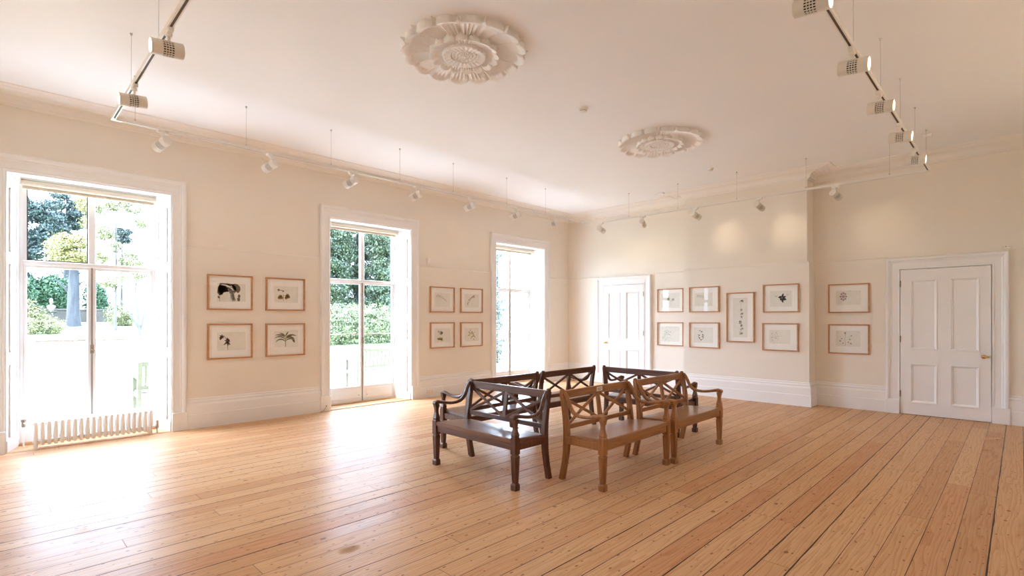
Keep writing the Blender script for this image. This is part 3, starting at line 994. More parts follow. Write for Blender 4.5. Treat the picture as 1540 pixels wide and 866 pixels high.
class Draw:
    """flat printed shapes on the sheet, X right, Z up, metres from the centre of the sheet"""
    def __init__(s): s.d = {}
    def mb(s, col):
        if col not in s.d: s.d[col] = MB()
        return s.d[col]
    def poly(s, col, pts, lift=0.0):
        b = s.mb(col)
        y = -0.0004-lift
        n = len(pts)
        b.add([(x, y, z) for x, z in pts]+[(x, y+0.0003, z) for x, z in pts], [tuple(range(n))]+[(i, (i+1) % n, n+(i+1) % n, n+i) for i in range(n)])
    def leaf(s, col, x, z, ang, ln, w, bend=0.0, lift=0.0):
        n = 7
        L_, R_ = [], []
        px, pz, a = x, z, ang
        for i in range(n+1):
            u = i/n
            ww = w*math.sin(PI*min(1, u*0.94+0.03))**0.8/2
            L_.append((px-math.sin(a)*ww, pz+math.cos(a)*ww)); R_.append((px+math.sin(a)*ww, pz-math.cos(a)*ww))
            a += bend/n
            px += math.cos(a)*ln/n; pz += math.sin(a)*ln/n
        for i in range(n):
            s.poly(col, [L_[i], L_[i+1], R_[i+1], R_[i]], lift)
    def stem(s, col, pts, w, lift=0.0):
        for (x0, z0), (x1, z1) in zip(pts[:-1], pts[1:]):
            dx, dz = x1-x0, z1-z0
            l = math.hypot(dx, dz) or 1
            nx, nz = -dz/l*w/2, dx/l*w/2
            s.poly(col, [(x0+nx, z0+nz), (x1+nx, z1+nz), (x1-nx, z1-nz), (x0-nx, z0-nz)], lift)
    def flower(s, col, x, z, r, n=6, rot=0.0, w=0.6, lift=0.0):
        for k in range(n): s.leaf(col, x, z, rot+2*PI*k/n, r, r*w, 0.0, lift)
    def blob(s, col, x, z, rx, rz, rnd, lift=0.0, j=0.18):
        n = 14
        s.poly(col, [(x+rx*(1+rnd.uniform(-j, j))*math.cos(2*PI*k/n), z+rz*(1+rnd.uniform(-j, j))*math.sin(2*PI*k/n)) for k in range(n)], lift)

def draw_print(kind, pw, ph):
    D = Draw(); R = random.Random(kind)
    if kind == 'cluster':                       # dark leaves sweeping round a mottled flower spike
        for k in range(9):
            D.blob('brown', -pw*0.40+k*pw*0.030, ph*(0.12+0.22*math.sin(k/8*PI*0.6)), pw*0.10, ph*0.30, R)
        D.leaf('brown', -pw*0.12, ph*0.42, -0.05, pw*0.42, ph*0.34, -1.6)
        D.leaf('brown', pw*0.02, ph*0.43, -0.1, pw*0.40, ph*0.36, -1.5)
        D.blob('brown', pw*0.27, -ph*0.18, pw*0.05, ph*0.10, R); D.blob('brown', pw*0.25, -ph*0.36, pw*0.055, ph*0.10, R)
        D.leaf('brown', -pw*0.47, -ph*0.2, -1.0, pw*0.10, ph*0.1)
        D.stem('brown', [(-pw*0.42, -ph*0.3), (-pw*0.41, -ph*0.49)], 0.004)
        for k in range(150):
            u = R.random()
            x = -pw*0.10+pw*0.20*u+R.uniform(-1, 1)*pw*0.07; z = ph*(0.36-0.80*u)+R.uniform(-1, 1)*ph*0.06
            D.blob('pale', x, z, pw*0.022, ph*0.030, R, 0.0006)
        for k in range(90):
            u = R.random()
            x = -pw*0.10+pw*0.20*u+R.uniform(-1, 1)*pw*0.07; z = ph*(0.36-0.80*u)+R.uniform(-1, 1)*ph*0.06
            D.blob('mauve', x, z, pw*0.010, ph*0.012, R, 0.0011)
        D.leaf('pale', -pw*0.40, ph*0.42, 0.2, pw*0.55, ph*0.09, -1.1, 0.0008)
    elif kind == 'orange':
        for x, z in ((-0.26, -0.12), (-0.20, -0.20), (-0.30, -0.20), (0.02, -0.10), (0.09, -0.14), (-0.01, -0.20), (0.05, -0.05)):
            D.flower('orange', pw*x, ph*z, pw*0.085, 7, R.random(), 0.5)
        for x, z in ((-0.24, -0.14), (0.04, -0.11)): D.flower('brown', pw*x, ph*z, pw*0.05, 6, R.random(), 0.4, 0.0005)
        D.stem('brown', [(-pw*0.24, -ph*0.1), (-pw*0.12, -ph*0.02), (-pw*0.12, -ph*0.42)], 0.004)
        D.stem('brown', [(pw*0.04, -ph*0.1), (-pw*0.12, -ph*0.05)], 0.004)
        D.flower('brown', -pw*0.33, ph*0.26, pw*0.055, 5, 0.3); D.leaf('brown', -pw*0.33, ph*0.26, -0.1, pw*0.22, 0.008)
        D.flower('brown', -pw*0.14, ph*0.20, pw*0.05, 4, 0.9); D.stem('faint', [(-pw*0.12, ph*0.24), (pw*0.06, ph*0.26)], 0.003)
    elif kind == 'droop':
        D.stem('brown', [(-pw*0.13, -ph*0.48), (-pw*0.14, -ph*0.15), (-pw*0.17, ph*0.05), (-pw*0.24, ph*0.26), (-pw*0.33, ph*0.28)], 0.006)
        D.flower('brown', -pw*0.34, ph*0.25, pw*0.09, 6, 0.4, 0.5)
        D.leaf('brown', -pw*0.35, ph*0.28, -1.9, pw*0.15, 0.030); D.leaf('brown', -pw*0.33, ph*0.3, -2.5, pw*0.13, 0.012)
        D.flower('mauve', -pw*0.15, ph*0.02, pw*0.10, 5, 0.35, 0.55); D.leaf('brown', -pw*0.17, ph*0.2, -1.0, pw*0.2, 0.022)
        for a in (-0.9, -1.4, -2.3): D.leaf('brown', -pw*0.15, -ph*0.02, a, pw*0.17, 0.020)
        D.leaf('faint', -pw*0.3, -ph*0.2, 0.6, pw*0.14, 0.012)
    elif kind == 'straps':
        D.stem('olive', [(-pw*0.04, -ph*0.48), (-pw*0.04, ph*0.05)], 0.009)
        for z, a, l, bd in ((-0.18, 1.9, 0.50, 2.2), (-0.05, 2.0, 0.52, 1.7), (0.10, 2.3, 0.46, 1.1), (0.16, 2.2, 0.30, 0.7), (-0.15, 1.2, 0.50, -2.1), (0.0, 0.95, 0.46, -1.8), (0.10, 0.8, 0.50, -1.2), (0.15, 1.2, 0.25, -0.3), (0.06, 0.55, 0.36, -0.3)):
            D.leaf('olive' if R.random() > 0.3 else 'brown', -pw*0.04, ph*z, a, pw*l, 0.022, bd)
        D.flower('yellow', -pw*0.04, ph*0.12, pw*0.07, 6, 0.2, 0.3, 0.0006)
        D.leaf('brown', pw*0.25, 0, -1.0, pw*0.20, 0.028)
    elif kind in ('sprig', 'sprig2', 'pinkspray', 'curved'):
        col = dict(sprig='faint', sprig2='grey', pinkspray='pink', curved='grey')[kind]
        n = 9
        pts = [(-pw*0.36+k*pw*0.075, ph*(0.30-0.005*k*k*1.1)) for k in range(n)]
        if kind == 'pinkspray': pts = [(pw*0.16-k*pw*0.055, ph*(0.36-0.010*k*k)) for k in range(n)]
        D.stem('faint', pts, 0.003)
        for k, (x, z) in enumerate(pts):
            for s_ in (-1, 1):
                D.leaf(col if (k+s_) % 3 else 'faint', x, z, s_*1.1-0.5, pw*(0.10-0.006*k), 0.014 if kind != 'curved' else 0.009)
            if kind == 'pinkspray': D.flower('pink' if k % 2 else 'mauve', x+R.uniform(-.02, .02), z+R.uniform(-.02, .02), pw*0.035, 5, R.random(), 0.6, 0.0005)
            if kind == 'sprig': D.blob('mauve', x, z-ph*0.03, 0.004, 0.007, R, 0.0005)
    elif kind in ('green', 'palegreen'):
        for k in range(20):
            x, z = R.gauss(-0.02, 0.13)*pw, R.gauss(0.02, 0.13)*ph
            D.leaf('green' if k % 2 else 'olive', x, z, R.uniform(0, 6.28), pw*0.10, 0.016, R.uniform(-.6, .6))
        for k in range(9):
            D.flower('yellow', R.gauss(-0.02, 0.10)*pw, R.gauss(0.0, 0.12)*ph, pw*0.040, 5, R.random(), 0.6, 0.0005)
        D.flower('black', -pw*0.04, -ph*0.28, pw*0.032, 4, 0.5, 0.5); D.flower('grey', pw*0.22, -ph*0.18, pw*0.045, 4, 0.3, 0.5)
        D.stem('olive', [(0, 0), (-pw*0.03, -ph*0.28)], 0.003)
    elif kind == 'yellowbase':
        for k in range(10): D.leaf('grey' if k % 2 else 'olive', -pw*0.16+R.uniform(-.1, .1)*pw, ph*(0.02+0.2*R.random()), R.uniform(0.6, 2.4), pw*0.13, 0.011)
        D.leaf('black', -pw*0.08, ph*0.05, 0.9, pw*0.18, 0.024); D.leaf('black', -pw*0.06, ph*0.12, 1.3, pw*0.12, 0.018)
        for k in range(10): D.flower('yellow', pw*(-0.28+0.03*k), ph*(-0.25+R.uniform(-.08, .08)), pw*0.06, 6, R.random(), 0.7)
        for k in range(5): D.flower('olive', pw*(-0.26+0.06*k), ph*-0.24, pw*0.03, 4, R.random(), 0.4, 0.0006)
    elif kind == 'lily':
        D.flower('green', -pw*0.10, ph*0.10, pw*0.11, 6, 0.3, 0.30); D.flower('olive', -pw*0.10, ph*0.10, pw*0.05, 6, 0.8, 0.4, 0.0005)
        D.flower('grey', pw*0.15, ph*0.06, pw*0.09, 5, 0.6, 0.35); D.leaf('faint', pw*0.02, -ph*0.1, 1.2, pw*0.12, 0.012)
        D.stem('faint', [(-pw*0.1, ph*0.1), (0, -ph*0.15), (0, -ph*0.4)], 0.0025); D.stem('faint', [(pw*0.15, ph*0.05), (0, -ph*0.15)], 0.0025)
    elif kind in ('scribble', 'faintplant'):
        for k in range(46 if kind == 'scribble' else 26):
            D.leaf('faint' if k % 3 else 'grey', R.gauss(-0.20, 0.10)*pw, R.gauss(0.0, 0.17)*ph, R.uniform(0, 6.28), pw*0.09, 0.006, R.uniform(-1.5, 1.5))
    elif kind == 'darkdots':
        for k in range(24):
            a = R.uniform(0, 6.28)
            D.leaf('grey', pw*(-0.12+0.12*math.cos(a)), ph*(0.0+0.3*math.sin(a)), a+1.2, pw*0.08, 0.009, 0.6)
        for x, z in ((-0.19, -0.18), (-0.05, -0.10), (-0.12, -0.30), (-0.03, 0.02), (-0.2, -0.02), (-0.10, 0.22)): D.blob('black', pw*x, ph*z, 0.010, 0.013, R, 0.0005)
    elif kind == 'tall':
        D.stem('faint', [(pw*0.08, ph*0.46), (pw*0.02, ph*0.2), (pw*0.08, -ph*0.1), (pw*0.0, -ph*0.46)], 0.003)
        for k, z in enumerate((0.42, 0.20, 0.10, 0.02, -0.10, -0.14, -0.20, -0.28, -0.40)):
            D.flower('grey' if k % 2 else 'brown', pw*(0.04+R.uniform(-.10, .10)), ph*z, 0.026, 5, R.random(), 0.42)
            D.blob('black', pw*(0.04+R.uniform(-.08, .08)), ph*(z-0.02), 0.006, 0.008, R, 0.0005)
        D.leaf('brown', -pw*0.02, ph*0.42, 0.3, 0.05, 0.016); D.leaf('brown', pw*0.2, ph*0.42, 2.8, 0.05, 0.016)
        for k in range(7): D.leaf('grey', pw*0.0, ph*(-0.44+0.02*k), R.uniform(0.4, 2.6), 0.03, 0.006)
    elif kind == 'blackleaf':
        for a, l in ((2.9, 0.16), (2.2, 0.13), (1.4, 0.20), (0.45, 0.17), (-0.3, 0.20), (-1.0, 0.16), (-1.7, 0.22), (-2.3, 0.13)):
            D.leaf('black', pw*0.06, ph*0.06, a, pw*l*1.15, 0.032, R.uniform(-.7, .7))
        D.flower('grey', pw*0.06, ph*0.06, pw*0.05, 6, 0.1, 0.5, 0.0006)
        D.leaf('faint', -pw*0.15, ph*0.14, 2.8, pw*0.14, 0.012); D.leaf('faint', pw*0.25, ph*0.2, 0.5, pw*0.1, 0.012)
    elif kind == 'mauvebloom':
        for k in range(8):
            a = 2*PI*k/8
            D.flower('mauve', pw*(-0.20+0.11*math.cos(a)), ph*(0.10+0.24*math.sin(a)), pw*0.05, 6, R.random(), 0.45)
            D.leaf('mauve', pw*(-0.20), ph*0.10, a, pw*0.11, 0.008)
        D.stem('brown', [(-pw*0.02, ph*0.49), (pw*0.12, ph*0.49)], 0.003); D.stem('faint', [(-pw*0.20, -ph*0.15), (-pw*0.38, -ph*0.42)], 0.003)
    elif kind == 'branching':
        D.stem('olive', [(-pw*0.1, -ph*0.48), (-pw*0.12, 0), (-pw*0.10, ph*0.42)], 0.003)
        for x, z in ((-0.32, -0.15), (-0.26, 0.0), (0.08, -0.05), (0.02, -0.22), (0.14, 0.18), (-0.12, 0.36), (-0.2, -0.3), (0.12, -0.30)):
            D.stem('faint', [(-pw*0.12, ph*(z-0.12)), (pw*x, ph*z)], 0.0025)
            D.flower('olive' if R.random() > 0.5 else 'grey', pw*x, ph*z, pw*0.045, 5, R.random(), 0.45)
    return D

def picture(wallname, u, z, w, h, kind, plate, label, group):
    """u: centre along the wall; plate: (u0,u1,v0,v1) of the sheet as fractions of the frame"""
    if wallname == 'left': loc, rz = (XL, u, z), PI/2
    elif wallname == 'back': loc, rz = (u, YB, z), 0
    else: loc, rz = (u, BY, z), 0
    t = thing('picture_frame', label, 'picture', loc, rz, group)
    fw, d = 0.020, 0.030
    b = MB()
    prof = [(0, 0), (0, -d), (fw, -d), (fw, -0.006)]
    R = []
    for sx, sz in ((-1, -1), (1, -1), (1, 1), (-1, 1)):
        R.append([(sx*(w/2-o), y, sz*(h/2-o)) for o, y in prof])
    R.append(R[0])
    b.rings(R, close=True, cap=False)
    b.build('frame', M_['frame'], t)
    # mat board with a bevelled window onto the sheet
    x0, x1 = -w/2+w*plate[0], -w/2+w*plate[1]
    z0, z1 = -h/2+h*plate[2], -h/2+h*plate[3]
    b = MB()
    W, H = w/2-fw+0.003, h/2-fw+0.003
    o = [(-W, -H), (W, -H), (W, H), (-W, H)]; i_ = [(x0, z0), (x1, z0), (x1, z1), (x0, z1)]
    b.add([(x, -0.0105, zz) for x, zz in o]+[(x, -0.0105, zz) for x, zz in i_]+[(x, -0.0085, zz) for x, zz in i_],
          [(k, (k+1) % 4, 4+(k+1) % 4, 4+k) for k in range(4)]+[(4+k, 4+(k+1) % 4, 8+(k+1) % 4, 8+k) for k in range(4)])
    b.box(-W, W, -0.008, -0.002, -H, H)
    b.build('mat_board', M_['mat'], t)
    MB().box(x0-0.002, x1+0.002, -0.0088, -0.0078, z0-0.002, z1+0.002).build('sheet', M_['plate'], t)
    D = draw_print(kind, x1-x0, z1-z0)
    for k, mb in D.d.items():
        mb.build('printed_plant', ink(k, INKS[k]), t, loc=((x0+x1)/2, -0.0088, (z0+z1)/2))
    MB().add([(-W, -0.018, -H), (W, -0.018, -H), (W, -0.018, H), (-W, -0.018, H)], [(0, 1, 2, 3)]).build('glazing', M_['pglass'], t)
    return t
LG1, LG2, BG1, BG2, BG3 = 'prints between the first two windows', 'prints between the middle and far windows', 'prints beside the far door', 'prints on the chimney breast', 'prints beside the near door'
PL = (0.21, 0.84, 0.24, 0.76)
picture('left', 2.415, 1.873, 0.590, 0.500, 'cluster', PL, 'framed botanical print of dark brown leaves round a mottled flower spike', LG1)
picture('left', 3.193, 1.873, 0.590, 0.500, 'orange', (0.22, 0.82, 0.25, 0.75), 'framed botanical print of small orange brown flowers', LG1)
picture('left', 2.415, 1.180, 0.590, 0.500, 'droop', PL, 'framed botanical print of a drooping brown flower on one stem', LG1)
picture('left', 3.193, 1.180, 0.590, 0.500, 'straps', (0.22, 0.82, 0.27, 0.77), 'framed botanical print of a plant with arching olive strap leaves', LG1)
PF = (0.18, 0.82, 0.22, 0.76)
picture('left', 6.210, 1.873, 0.595, 0.500, 'sprig', PF, 'framed print of a faint slanting sprig, upper left of four beside the middle window', LG2)
picture('left', 6.962, 1.873, 0.595, 0.500, 'pinkspray', PF, 'framed print of a curving spray of small pink flowers', LG2)
picture('left', 6.210, 1.180, 0.595, 0.500, 'yellowbase', PF, 'framed print of yellow flowers below two black leaves', LG2)
picture('left', 6.962, 1.180, 0.595, 0.500, 'green', PF, 'framed print of a loose green and yellow flower bunch', LG2)
picture('back', -5.297, 1.888, 0.600, 0.500, 'lily', (0.15, 0.85, 0.18, 0.82), 'framed print of two green star-shaped blooms, partly behind the chimney breast', BG1)
picture('back', -5.297, 1.177, 0.600, 0.500, 'scribble', (0.15, 0.85, 0.18, 0.82), 'framed print of a dense pale grey scribbled plant, partly behind the chimney breast', BG1)
picture('breast', -4.404, 1.877, 0.600, 0.500, 'curved', (0.18, 0.78, 0.24, 0.76), 'framed print of a faint grey sprig, upper left on the chimney breast', BG2)
picture('breast', -4.404, 1.180, 0.600, 0.500, 'darkdots', (0.15, 0.80, 0.20, 0.80), 'framed print of a small plant dotted with black, lower left on the chimney breast', BG2)
picture('breast', -3.710, 1.527, 0.505, 0.925, 'tall', (0.24, 0.76, 0.10, 0.89), 'tall upright framed print with a string of small flowers down its sheet', BG2)
picture('breast', -3.013, 1.862, 0.590, 0.500, 'blackleaf', (0.20, 0.80, 0.20, 0.76), 'framed print of a bold black leafed flower, upper right on the chimney breast', BG2)
picture('breast', -3.024, 1.177, 0.590, 0.490, 'faintplant', (0.20, 0.78, 0.26, 0.76), 'framed print of a very faint pencil plant, lower right on the chimney breast', BG2)
picture('back', -2.062, 1.845, 0.593, 0.490, 'mauvebloom', (0.19, 0.80, 0.27, 0.76), 'framed print of a round mauve flower head, upper of two near the right door', BG3)
picture('back', -2.062, 1.157, 0.593, 0.500, 'branching', (0.19, 0.78, 0.25, 0.78), 'framed print of a branching plant with small blooms, lower of two near the right door', BG3)

# ------------------------------------------------------------------ ceiling roses
def make_rose(loc, label, rot=0.0):
    t = thing('ceiling_rose', label, 'ceiling rose', loc, rot, 'plaster ceiling roses')
    NP = 16
    def ring(name, r0, r1f, dropf, nr, na, phase=0.0):
        rows = []
        for i in range(nr+1):
            s = i/nr
            row = []
            for k in range(na):
                a = 2*PI*k/na
                row.append((a, s))
            rows.append(row)
        b = MB()
        R = [[(r1f(a, s)*math.cos(a+phase), r1f(a, s)*math.sin(a+phase), -dropf(a, s)) for a, s in row] for row in rows]
        # close at the back against the ceiling
        R.append([(p[0], p[1], 0.0) for p in R[-1]])
        R.insert(0, [(p[0], p[1], 0.0) for p in R[0]])
        b.rings(R, cap=True)
        return b.build(name, M_['plaster'], t, smooth=True)
    def lobe(a, n):                            # 0 at the petal edge, 1 in its middle
        u = (a*n/(2*PI)) % 1.0
        return math.sin(PI*u), u
    def outer_r(a, s):
        l, u = lobe(a, NP)
        tip = 0.515+0.062*(l**0.55)
        du = min(u, 1-u)
        if du < 0.055: tip = 0.55+0.045*(1-du/0.055)   # small leaf tip between the petals
        return 0.27+(tip-0.27)*s
    def step(a, b_, x):
        x = min(1, max(0, (x-a)/(b_-a)))
        return x*x*(3-2*x)
    def outer_d(a, s):                         # shallow fluted bowl whose tip turns down
        l, u = lobe(a, NP)
        body = 0.030-0.010*math.sin(PI*min(1, s/0.8))+0.034*step(0.74, 0.96, s)*(0.10+0.90*l**0.5)
        flute = 0.0105*math.cos(2*PI*u*5)*step(0.0, 0.2, s)*(1-step(0.70, 0.86, s))
        du = min(u, 1-u)
        edge = -0.030*max(0, 1-du/0.075)*step(0.05, 0.2, s)
        return max(0.006, body+flute+edge)
    ring('outer_leaves', 0.27, outer_r, outer_d, 22, NP*20)
    def in_r(a, s):
        l, u = lobe(a, NP)
        return 0.17+(0.285+0.038*l**0.6-0.17)*s
    def in_d(a, s):
        l, u = lobe(a, NP)
        body = 0.050-0.008*math.sin(PI*min(1, s/0.75))+0.024*step(0.66, 0.95, s)*(0.1+0.9*l**0.5)
        du = min(u, 1-u)
        return body+0.0075*math.cos(2*PI*u*4)*step(0.0, 0.2, s)*(1-step(0.6, 0.8, s))-0.022*max(0, 1-du/0.07)*step(0.05, 0.2, s)
    ring('inner_leaves', 0.17, in_r, in_d, 18, NP*16, PI/NP)
    b = MB()
    def lathe_ring(pr, na, mod=None):
        R = []
        for r, d in pr:
            R.append([((r)*math.cos(2*PI*k/na), r*math.sin(2*PI*k/na), -(d+(mod(r, k) if mod else 0))) for k in range(na)])
        b.rings(R)
    lathe_ring([(0.205, 0.0), (0.205, 0.050), (0.200, 0.066), (0.188, 0.071), (0.165, 0.064), (0.140, 0.060), (0.128, 0.060), (0.122, 0.036), (0.118, 0.034)], 240,
               lambda r, k: 0.003*math.cos(2*PI*k/240*24) if 0.12 < r < 0.2 else 0)
    b.build('middle_ring', M_['plaster'], t, smooth=True)
    b = MB()
    lathe_ring([(0.119, 0.0), (0.119, 0.036), (0.114, 0.050), (0.102, 0.053), (0.086, 0.044), (0.072, 0.056), (0.055, 0.050), (0.045, 0.060), (0.032, 0.062), (0.022, 0.056), (0.014, 0.068), (0.002, 0.070)], 192,
               lambda r, k: 0.0035*math.cos(2*PI*k/192*16+(1 if r > 0.08 else 0)*PI) if 0.03 < r < 0.115 else 0)
    b.build('centre_boss', M_['plaster'], t, smooth=True)
    return t
rose = make_rose((-3.69, 3.105, ZC), 'large plaster ceiling rose of fluted leaves, the nearer of the two')
dup(rose, (-3.62, 6.63, ZC), 0.1, 'large plaster ceiling rose of fluted leaves, farther and towards the chimney breast')

# ------------------------------------------------------------------ lighting track, wires and spotlights
TX0, TX1, TY0, TY1, TZ = -6.49, -0.89, 0.87, 8.93, 3.515
trk = thing('lighting_track', 'white rectangular lighting track hung on thin wires below the ceiling', 'lighting track', (TX0, TY0, TZ))
def seg(x0, y0, x1, y1):
    b = MB(); s_ = MB()
    if abs(x1-x0) > abs(y1-y0):
        b.box(x0, x1, y0-0.018, y0-0.008, -0.017, 0.017); b.box(x0, x1, y0+0.008, y0+0.018, -0.017, 0.017); b.box(x0, x1, y0-0.008, y0+0.008, 0.0, 0.017)
        s_.box(x0, x1, y0-0.008, y0+0.008, -0.014, 0.0)
    else:
        b.box(x0-0.018, x0-0.008, y0, y1, -0.017, 0.017); b.box(x0+0.008, x0+0.018, y0, y1, -0.017, 0.017); b.box(x0-0.008, x0+0.008, y0, y1, 0.0, 0.017)
        s_.box(x0-0.008, x0+0.008, y0, y1, -0.014, 0.0)
    p = b.build('track_section', M_['track'], trk)
    s_.build('slot', M_['slot'], p)
WX, WY = TX1-TX0, TY1-TY0
seg(0.06, 0, WX-0.06, 0); seg(0.06, WY, WX-0.06, WY); seg(0, 0.06, 0, WY-0.06); seg(WX, 0.06, WX, WY-0.06)
for x, y in ((0, 0), (WX, 0), (0, WY), (WX, WY)):
    sx = 1 if x == 0 else -1; sy = 1 if y == 0 else -1
    b = MB()
    q = [(x-sx*0.02, y-sy*0.02), (x+sx*0.07, y-sy*0.02), (x+sx*0.07, y+sy*0.02), (x+sx*0.02, y+sy*0.02), (x+sx*0.02, y+sy*0.07), (x-sx*0.02, y+sy*0.07)]
    b.prism(q, -0.019, 0.019)
    b.build('corner_connector', M_['track'], trk)
DZ = ZC-TZ
wires = [(0, y) for y in (0.18, 1.25, 2.30, 3.36, 4.36, 5.57, 6.62)]+[(x, WY) for x in (0.94, 1.98, 3.05, 4.11, 5.17)]+[(WX, y) for y in (1.55, 2.60, 3.66, 4.71, 5.77, 6.81, 7.83)]+[(x, 0) for x in (0.945, 1.99, 3.05, 4.1)]
for x, y in wires:
    b = MB()
    b.tube([(x, y, 0.012), (x, y, DZ-0.002)], 0.0018, 6)
    b.lathe([(0.0, 0.014), (0.009, 0.014), (0.008, 0.030), (0.003, 0.042), (0.0, 0.042)], (x, y, 0), 'Z', 10)
    b.lathe([(0.0, DZ-0.022), (0.005, DZ-0.022), (0.011, DZ-0.010), (0.011, DZ-0.001), (0.0, DZ-0.001)], (x, y, 0), 'Z', 10)
    b.build('suspension_wire', M_['steel'], trk)

def make_spot(tilt):
    """aims along local +X, tilted down by tilt; origin at the underside of the track"""
    t = thing('track_spotlight', '', 'spotlight')
    b = MB()
    b.box(-0.017, 0.017, -0.055, 0.055, -0.030, 0.0, 0.004)
    b.lathe([(0.0, -0.030), (0.020, -0.030), (0.020, -0.046), (0.012, -0.052), (0.0, -0.052)], (0, 0, 0), 'Z', 16)
    b.build('adapter', M_['track'], t, smooth=True)
    b = MB()
    b.tube([(0, 0, -0.05), (0, 0, -0.085)], 0.009, 10)
    b.build('stem', M_['track'], t, smooth=True)
    def rot(o):
        o.location = (0, 0, -0.135); o.rotation_euler = (0, tilt, 0)
    b = MB()
    r = 0.052
    b.lathe([(0.0, -0.085), (r-0.004, -0.085), (r, -0.081), (r, -0.022), (r-0.004, -0.022), (r-0.004, 0.042), (r, 0.042), (r, 0.108), (r-0.004, 0.110), (r-0.008, 0.100), (0.0, 0.098)], (0, 0, 0), 'X', 32)
    b.box(-0.004, 0.016, -0.006, 0.006, r-0.006, 0.056)
    o = b.build('lamp_body', M_['spot'], t, smooth=True); rot(o)
    # ventilation grid: dark band with raised bars
    b = MB()
    for k in range(20):
        a = 2*PI*k/20
        ca, sa = math.cos(a), math.sin(a); da = 0.0032
        p = [(ca*(r-0.003)-sa*q, sa*(r-0.003)+ca*q) for q in (-da, da)]+[(ca*r-sa*q, sa*r+ca*q) for q in (da, -da)]
        b.rings([[(x, y_, z_) for y_, z_ in p] for x in (-0.022, 0.042)])
    for x in (-0.006, 0.010, 0.026):
        b.lathe([(r-0.004, x-0.0022), (r, x-0.0022), (r, x+0.0022), (r-0.004, x+0.0022)], (0, 0, 0), 'X', 32)
    g = b.build('vent_bars', M_['spot'], t); rot(g)
    b = MB()
    b.lathe([(r-0.0045, -0.0215), (r-0.0025, -0.0215), (r-0.0025, 0.0415), (r-0.0045, 0.0415)], (0, 0, 0), 'X', 32)
    g = b.build('vent_band', M_['vent'], t, smooth=True); rot(g)
    b = MB()
    b.lathe([(0.0, 0.098), (r-0.009, 0.098), (r-0.012, 0.106), (0.02, 0.109), (0.0, 0.110)], (0, 0, 0), 'X', 28)
    g = b.build('lens', M_['lens'], t, smooth=True); rot(g)
    return t
def lamp(x, y, z, dirv, power, ang=50):
    ld = bpy.data.lights.new('spot_beam', 'SPOT')
    lo = bpy.data.objects.new('spot_beam', ld)
    COL.objects.link(lo)
    ld.energy = power; ld.spot_size = math.radians(ang); ld.spot_blend = 0.9
    ld.shadow_soft_size = 0.04; ld.color = (1.0, 0.80, 0.58)
    v = Vector(dirv).normalized()
    lo.location = Vector((x, y, z))+v*0.125
    lo.rotation_euler = (-v).to_track_quat('Z', 'Y').to_euler()
flat = make_spot(math.radians(6)); steep = make_spot(math.radians(18))
used = set()
def put(proto, x, y, rz, label, grp, tilt, power):
    o = proto if id(proto) not in used else dup(proto)
    used.add(id(proto))
    o.location = (x, y, TZ-0.017); o.rotation_euler = (0, 0, rz)
    o['label'] = label; o['group'] = grp
    lamp(x, y, TZ-0.017-0.135, (math.cos(rz)*math.cos(tilt), math.sin(rz)*math.cos(tilt), -math.sin(tilt)), power)
A6, A38 = math.radians(6), math.radians(18)
for x, lb in ((-5.40, 'white track spotlight with its lens turned left, nearest the left corner of the track'), (-4.19, 'white track spotlight with its lens turned left, second from the left corner of the track'), (-3.03, 'white track spotlight cut off by the top edge on the left run of track')):
    put(flat, x, TY0, -PI/2, lb, 'spotlights on the near run of track', A6, 160)
nm = ['first', 'second', 'third', 'fourth', 'fifth', 'sixth', 'seventh']
pos = ['above the wall between the radiator window and the first prints', 'above the first group of prints', 'above the middle window head', 'above the right side of the middle window', 'above the prints past the middle window', 'above the far window', 'nearest the far left corner of the room']
for k, y in enumerate((1.29, 2.40, 3.46, 4.53, 5.60, 6.68, 7.75)):
    put(steep, TX0, y, PI+0.35, 'small track spotlight aimed at the window wall, '+nm[k]+' from the left end', 'spotlights along the window wall', A38, 4.0)
for k, (x, y) in enumerate(((-6.22, TY1), (-5.24, TY1), (-4.17, TY1), (-3.08, TY1), (-1.98, TY1))):
    put(steep, x, y, (PI/2, PI/2+0.3, PI/2-0.25, PI/2-0.20, PI/2-0.3)[k], 'small white track spotlight aimed at the back wall, '+nm[k]+' from the far left corner', 'spotlights along the back wall', A38, SPOT_W*0.55)
for k, y in enumerate((3.42, 4.48, 5.51, 6.56, 7.63)):
    put(flat, TX1, y, 0, 'white track spotlight turned right, '+nm[k]+' from the top edge on the right run', 'spotlights on the right run of track', A6, 160)

# ------------------------------------------------------------------ small fittings
def disc(name, x, y, r, h, label, cat):
    t = thing(name, label, cat, (x, y, ZC))
    MB().lathe([(0.0, 0.0), (r, 0.0), (r, -h*0.35), (r*0.92, -h*0.5), (0.0, -h*0.5)], (0, 0, 0), 'Z', 28).build('base', M_['plastic'], t, smooth=True)
    b = MB()
    b.lathe([(0.0, -h*0.5), (r*0.78, -h*0.5), (r*0.74, -h*0.85), (r*0.5, -h), (0.0, -h)], (0, 0, 0), 'Z', 28)
    b.build('sensor_head', M_['plastic'], t, smooth=True)
    b = MB()
    b.lathe([(r*0.70, -h*0.62), (r*0.80, -h*0.62), (r*0.80, -h*0.70), (r*0.70, -h*0.70)], (0, 0, 0), 'Z', 28)
    b.build('vent_ring', M_['strip'], t)
    return t
disc('smoke_detector', -3.70, 4.953, 0.052, 0.045, 'round white smoke detector on the ceiling between the two roses', 'smoke detector')
disc('smoke_detector', -3.664, 8.41, 0.045, 0.050, 'small round detector on the ceiling beyond the farther rose', 'smoke detector')
